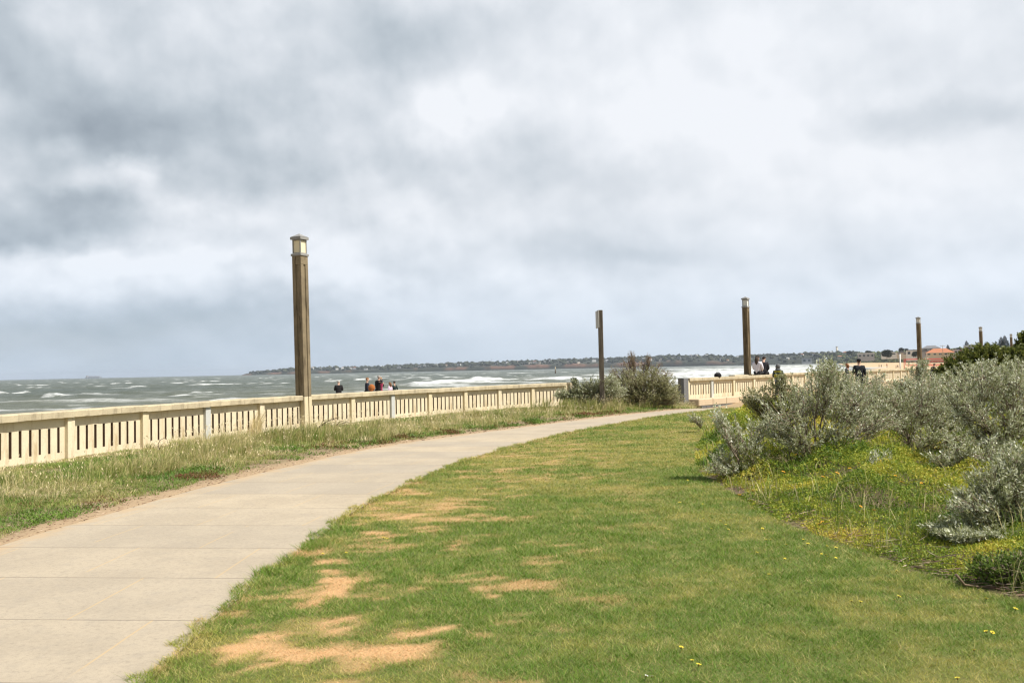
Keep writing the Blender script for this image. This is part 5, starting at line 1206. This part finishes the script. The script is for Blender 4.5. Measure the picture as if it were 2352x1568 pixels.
# ---- beyond the near wall, on the promenade (floor at -0.5)
GB = 'people beyond the near wall'
def stand(px, ytop, Y, *a, floor=-.5, **k):
    t_ = at(px, ytop, Y); H = float(t_[2]-floor); k.setdefault('H', H*1.75/1.76)
    return person(a[0], (float(t_[0]), float(t_[1]), floor), k.pop('yaw', 0.), **k)
BLK, NAVY = (.014, .013, .014), (.020, .024, .036)
stand(777.5, 873.5, 52, 'person in a bulky black padded jacket seen from behind, standing alone', yaw=.15, jacket=BLK, trousers=(.016, .015, .017), hair=(.36, .33, .30), arms=('front', 'front'), bulk=1.32, hood=BLK if False else None, shirtlen=.14, lean=.10, headdown=.8, group=GB)
stand(843, 866.5, 50, 'man in a navy jacket with ginger brown hair, looking right', yaw=-1.2, jacket=NAVY, trousers=(.02, .02, .028), hair=(.22, .11, .05), arms=('hang', 'hang'), bulk=1.15, turn=.2, shirtlen=.08, group=GB)
stand(853.5, 884.0, 40.5, 'person with long copper red hair, only the back of the head above the wall', yaw=.05, jacket=(.05, .05, .06), hair=(.34, .115, .03), hairlong=.22, arms=('pocket', 'pocket'), group=GB, floor=-.5,
      extra=lambda r, s, up: B().blob(up(0, -.02, .68), (.19*s, .15*s, .20*s), 3, .05, 4).build('loose_hair', cloth((.34, .115, .03)), r))
stand(868.5, 861.5, 51, 'tall man in a long black coat holding a small child in his arms', yaw=-.75, jacket=BLK, trousers=(.014, .014, .015), hair=(.30, .28, .26), arms=('hug', 'hold'), bulk=1.28, shirtlen=.22, lean=.06, group=GB)
t_ = at(876.2, 866.5, 50.4)
person('small fair haired child in dark and pink clothes carried by the man in black', (float(t_[0]), float(t_[1]), float(t_[2])-.86), 2.2, H=.86, jacket=(.06, .05, .06), trousers=(.45, .06, .14), hair=(.45, .28, .14), arms=('front', 'front'), bulk=1.1, group=GB)
stand(895.5, 877.0, 55, 'girl with brown hair blowing back, in a pale pink top', yaw=1.2, jacket=(.62, .50, .62), trousers=(.55, .20, .28), hair=(.17, .085, .04), hairlong=.20, arms=('hang', 'bent'), group=GB)
stand(906.0, 875.0, 56, 'boy with short dark hair in a dark green jacket', yaw=1.0, jacket=(.018, .032, .030), trousers=(.02, .02, .024), hair=(.045, .025, .018), arms=('front', 'pocket'), group=GB)
# ---- right-hand side
GR = 'people on the promenade to the right'
def seated(px, ytop, p, seat_z, label, **k):
    t_ = at(px, ytop, p); H = (float(t_[2])-seat_z)/.905*1.75
    return person(label, (float(t_[0]), float(t_[1]), seat_z), k.pop('yaw', 0.), H=H, sit=True, **k)
seated(1739, 817.5, 50.6, 1.04, 'person in a white hooded jacket and dark beanie sitting on the wall beside a companion', yaw=-.78-.0, jacket=(.72, .70, .76), trousers=(.03, .03, .035), hair=(.06, .045, .035), hairlong=.26, cap=(.05, .05, .045), arms=('lap', 'lap'), bulk=1.12, group='couple sitting on the wall', shirtlen=.06)
seated(1752.5, 819.0, 50.9, 1.04, 'person in a dark jacket with maroon sleeves sitting on the wall, head bowed', yaw=-.55, jacket=(.025, .024, .028), trousers=(.02, .02, .024), hair=(.035, .025, .02), arms=('lap', 'lap'), bulk=1.22, lean=.12, headdown=1., group='couple sitting on the wall', shirtlen=.05)
def stripes(root, s, up):
    for i, (z, c) in enumerate([(.46, (.55, .50, .03)), (.30, (.55, .50, .03)), (.22, (.55, .50, .03))]):
        b = B(); n = 14; rx, ry = .205*s, .165*s
        for k in range(n):
            a0, a1 = 2*PI*k/n, 2*PI*(k+1)/n; c0 = up(0, 0, z)
            q = [(c0[0]+rx*math.cos(a_), c0[1]+ry*math.sin(a_)) for a_ in (a0, a1)]; hh = .022*s
            b.poly([(q[0][0], q[0][1], c0[2]-hh), (q[1][0], q[1][1], c0[2]-hh), (q[1][0], q[1][1], c0[2]+hh), (q[0][0], q[0][1], c0[2]+hh)])
        b.build('yellow_stripe', cloth(c), root)
def stand_g(px, ytop, Y, label, **k):
    t_ = at(px, ytop, Y); f = float(zg(t_[0], t_[1])); H = float(t_[2])-f
    return person(label, (float(t_[0]), float(t_[1]), f), k.pop('yaw', 0.), H=H*1.75/1.76, **k)
stand_g(1786.5, 836, 43.0, 'person in a grey hooded jacket with yellow stripes in front of the wall', yaw=-.5, jacket=(.055, .07, .075), trousers=(.05, .055, .065), hood=(.13, .135, .14), arms=('front', 'front'), bulk=1.1, extra=stripes, group=GR)
stand_g(1945, 834, 50, 'small person in dark clothes with orange brown hair, half hidden by the silver shrub tips', yaw=.9, jacket=(.03, .04, .055), trousers=(.03, .035, .05), hair=(.20, .085, .035), hairlong=.12, arms=('bent', 'hang'), group=GR)
stand_g(1972.5, 824, 41, 'person walking in dark clothes and a black cap behind the silver shrubs', yaw=-.35, jacket=(.018, .022, .026), trousers=(.015, .016, .02), hair=(.03, .02, .015), cap=(.012, .012, .013), arms=('bent', 'hang'), bulk=1.2, stride=.28, shirtlen=.06, group=GR)
stand_g(2107, 829.5, 57, 'dark haired person in a black top at the foot of the third lamp column', yaw=1.2, jacket=(.016, .018, .022), trousers=(.05, .06, .07), hair=(.05, .025, .015), arms=('pocket', 'hang'), turn=.5, group=GR)
stand_g(2140, 833.5, 60, 'bending person in dark clothes right of the third lamp column, mostly hidden by shrub tips', yaw=-1.3, jacket=(.03, .022, .026), trousers=(.03, .03, .035), hair=(.04, .02, .018), arms=('front', 'bent'), lean=.35, group=GR)
for (px, yt, Y, c, lab) in [(2037, 834.2, 330, (.35, .06, .05), 'tiny distant walker in a reddish top on the sand'), (2019, 836.2, 480, (.05, .05, .06), 'tiny distant walker in dark clothes, left of a pair on the sand'), (2024, 836.5, 480, (.10, .10, .12), 'tiny distant walker in grey clothes, right of a pair on the sand'), (2058, 837.4, 400, (.06, .05, .06), 'tiny distant walker in dark clothes beside the white beach post'), (2062, 837.2, 400, (.04, .05, .08), 'tiny distant walker in blue clothes nearest the white beach post')]:
    t_ = at(px, yt, Y); f = float(t_[2])-1.72
    person(lab, (float(t_[0]), float(t_[1]), f), random.uniform(0, 6), H=1.72, jacket=c, trousers=(.04, .04, .05), stride=.2, group='distant walkers on the beach')
# dark bag left on the coping of the second wall
p = at(1648.5, 858.6, 42.6); bg_ = B(); bg_.blob((0, 0, .07), (.19, .13, .16), 3, .05, 2, flat=-.45)
bo_ = empty('bag', (float(p[0]), float(p[1]), 1.062)); tag(bo_, 'small black bag lying on the coping of the second wall', 'bag'); bg_.build('pouch', cloth(BLK), bo_)
B().tube([(-.1, 0, .18), (-.06, 0, .26), (.06, 0, .26), (.1, 0, .18)], .012, 6).build('strap', cloth((.03, .03, .03)), bo_)
# ------------------------------------------------------------------ sea air
hz_ = B().box((0, 7900, 41), (33400, 17000, 90)).build('haze', bpy.data.materials.new('sea_air'))
hm = hz_.data.materials[0]; hm.use_nodes = True; nt = hm.node_tree; nt.nodes.clear()
vo = nt.nodes.new('ShaderNodeVolumePrincipled'); vo.inputs['Color'].default_value = (.78, .87, 1, 1); vo.inputs['Density'].default_value = 5e-5; vo.inputs['Anisotropy'].default_value = .2
mo = nt.nodes.new('ShaderNodeOutputMaterial'); nt.links.new(vo.outputs[0], mo.inputs['Volume'])
tag(hz_, kind='stuff')
S.view_settings.view_transform = 'Standard'; S.view_settings.look = 'None'
S.view_settings.exposure = .4; S.view_settings.gamma = 1
S.cycles.use_denoising = True; S.cycles.denoising_prefilter = 'ACCURATE'; S.cycles.denoising_input_passes = 'RGB_ALBEDO_NORMAL'; S.cycles.max_bounces = 6; S.cycles.transparent_max_bounces = 4; S.cycles.sample_clamp_indirect = 4; S.cycles.filter_width = 1.3
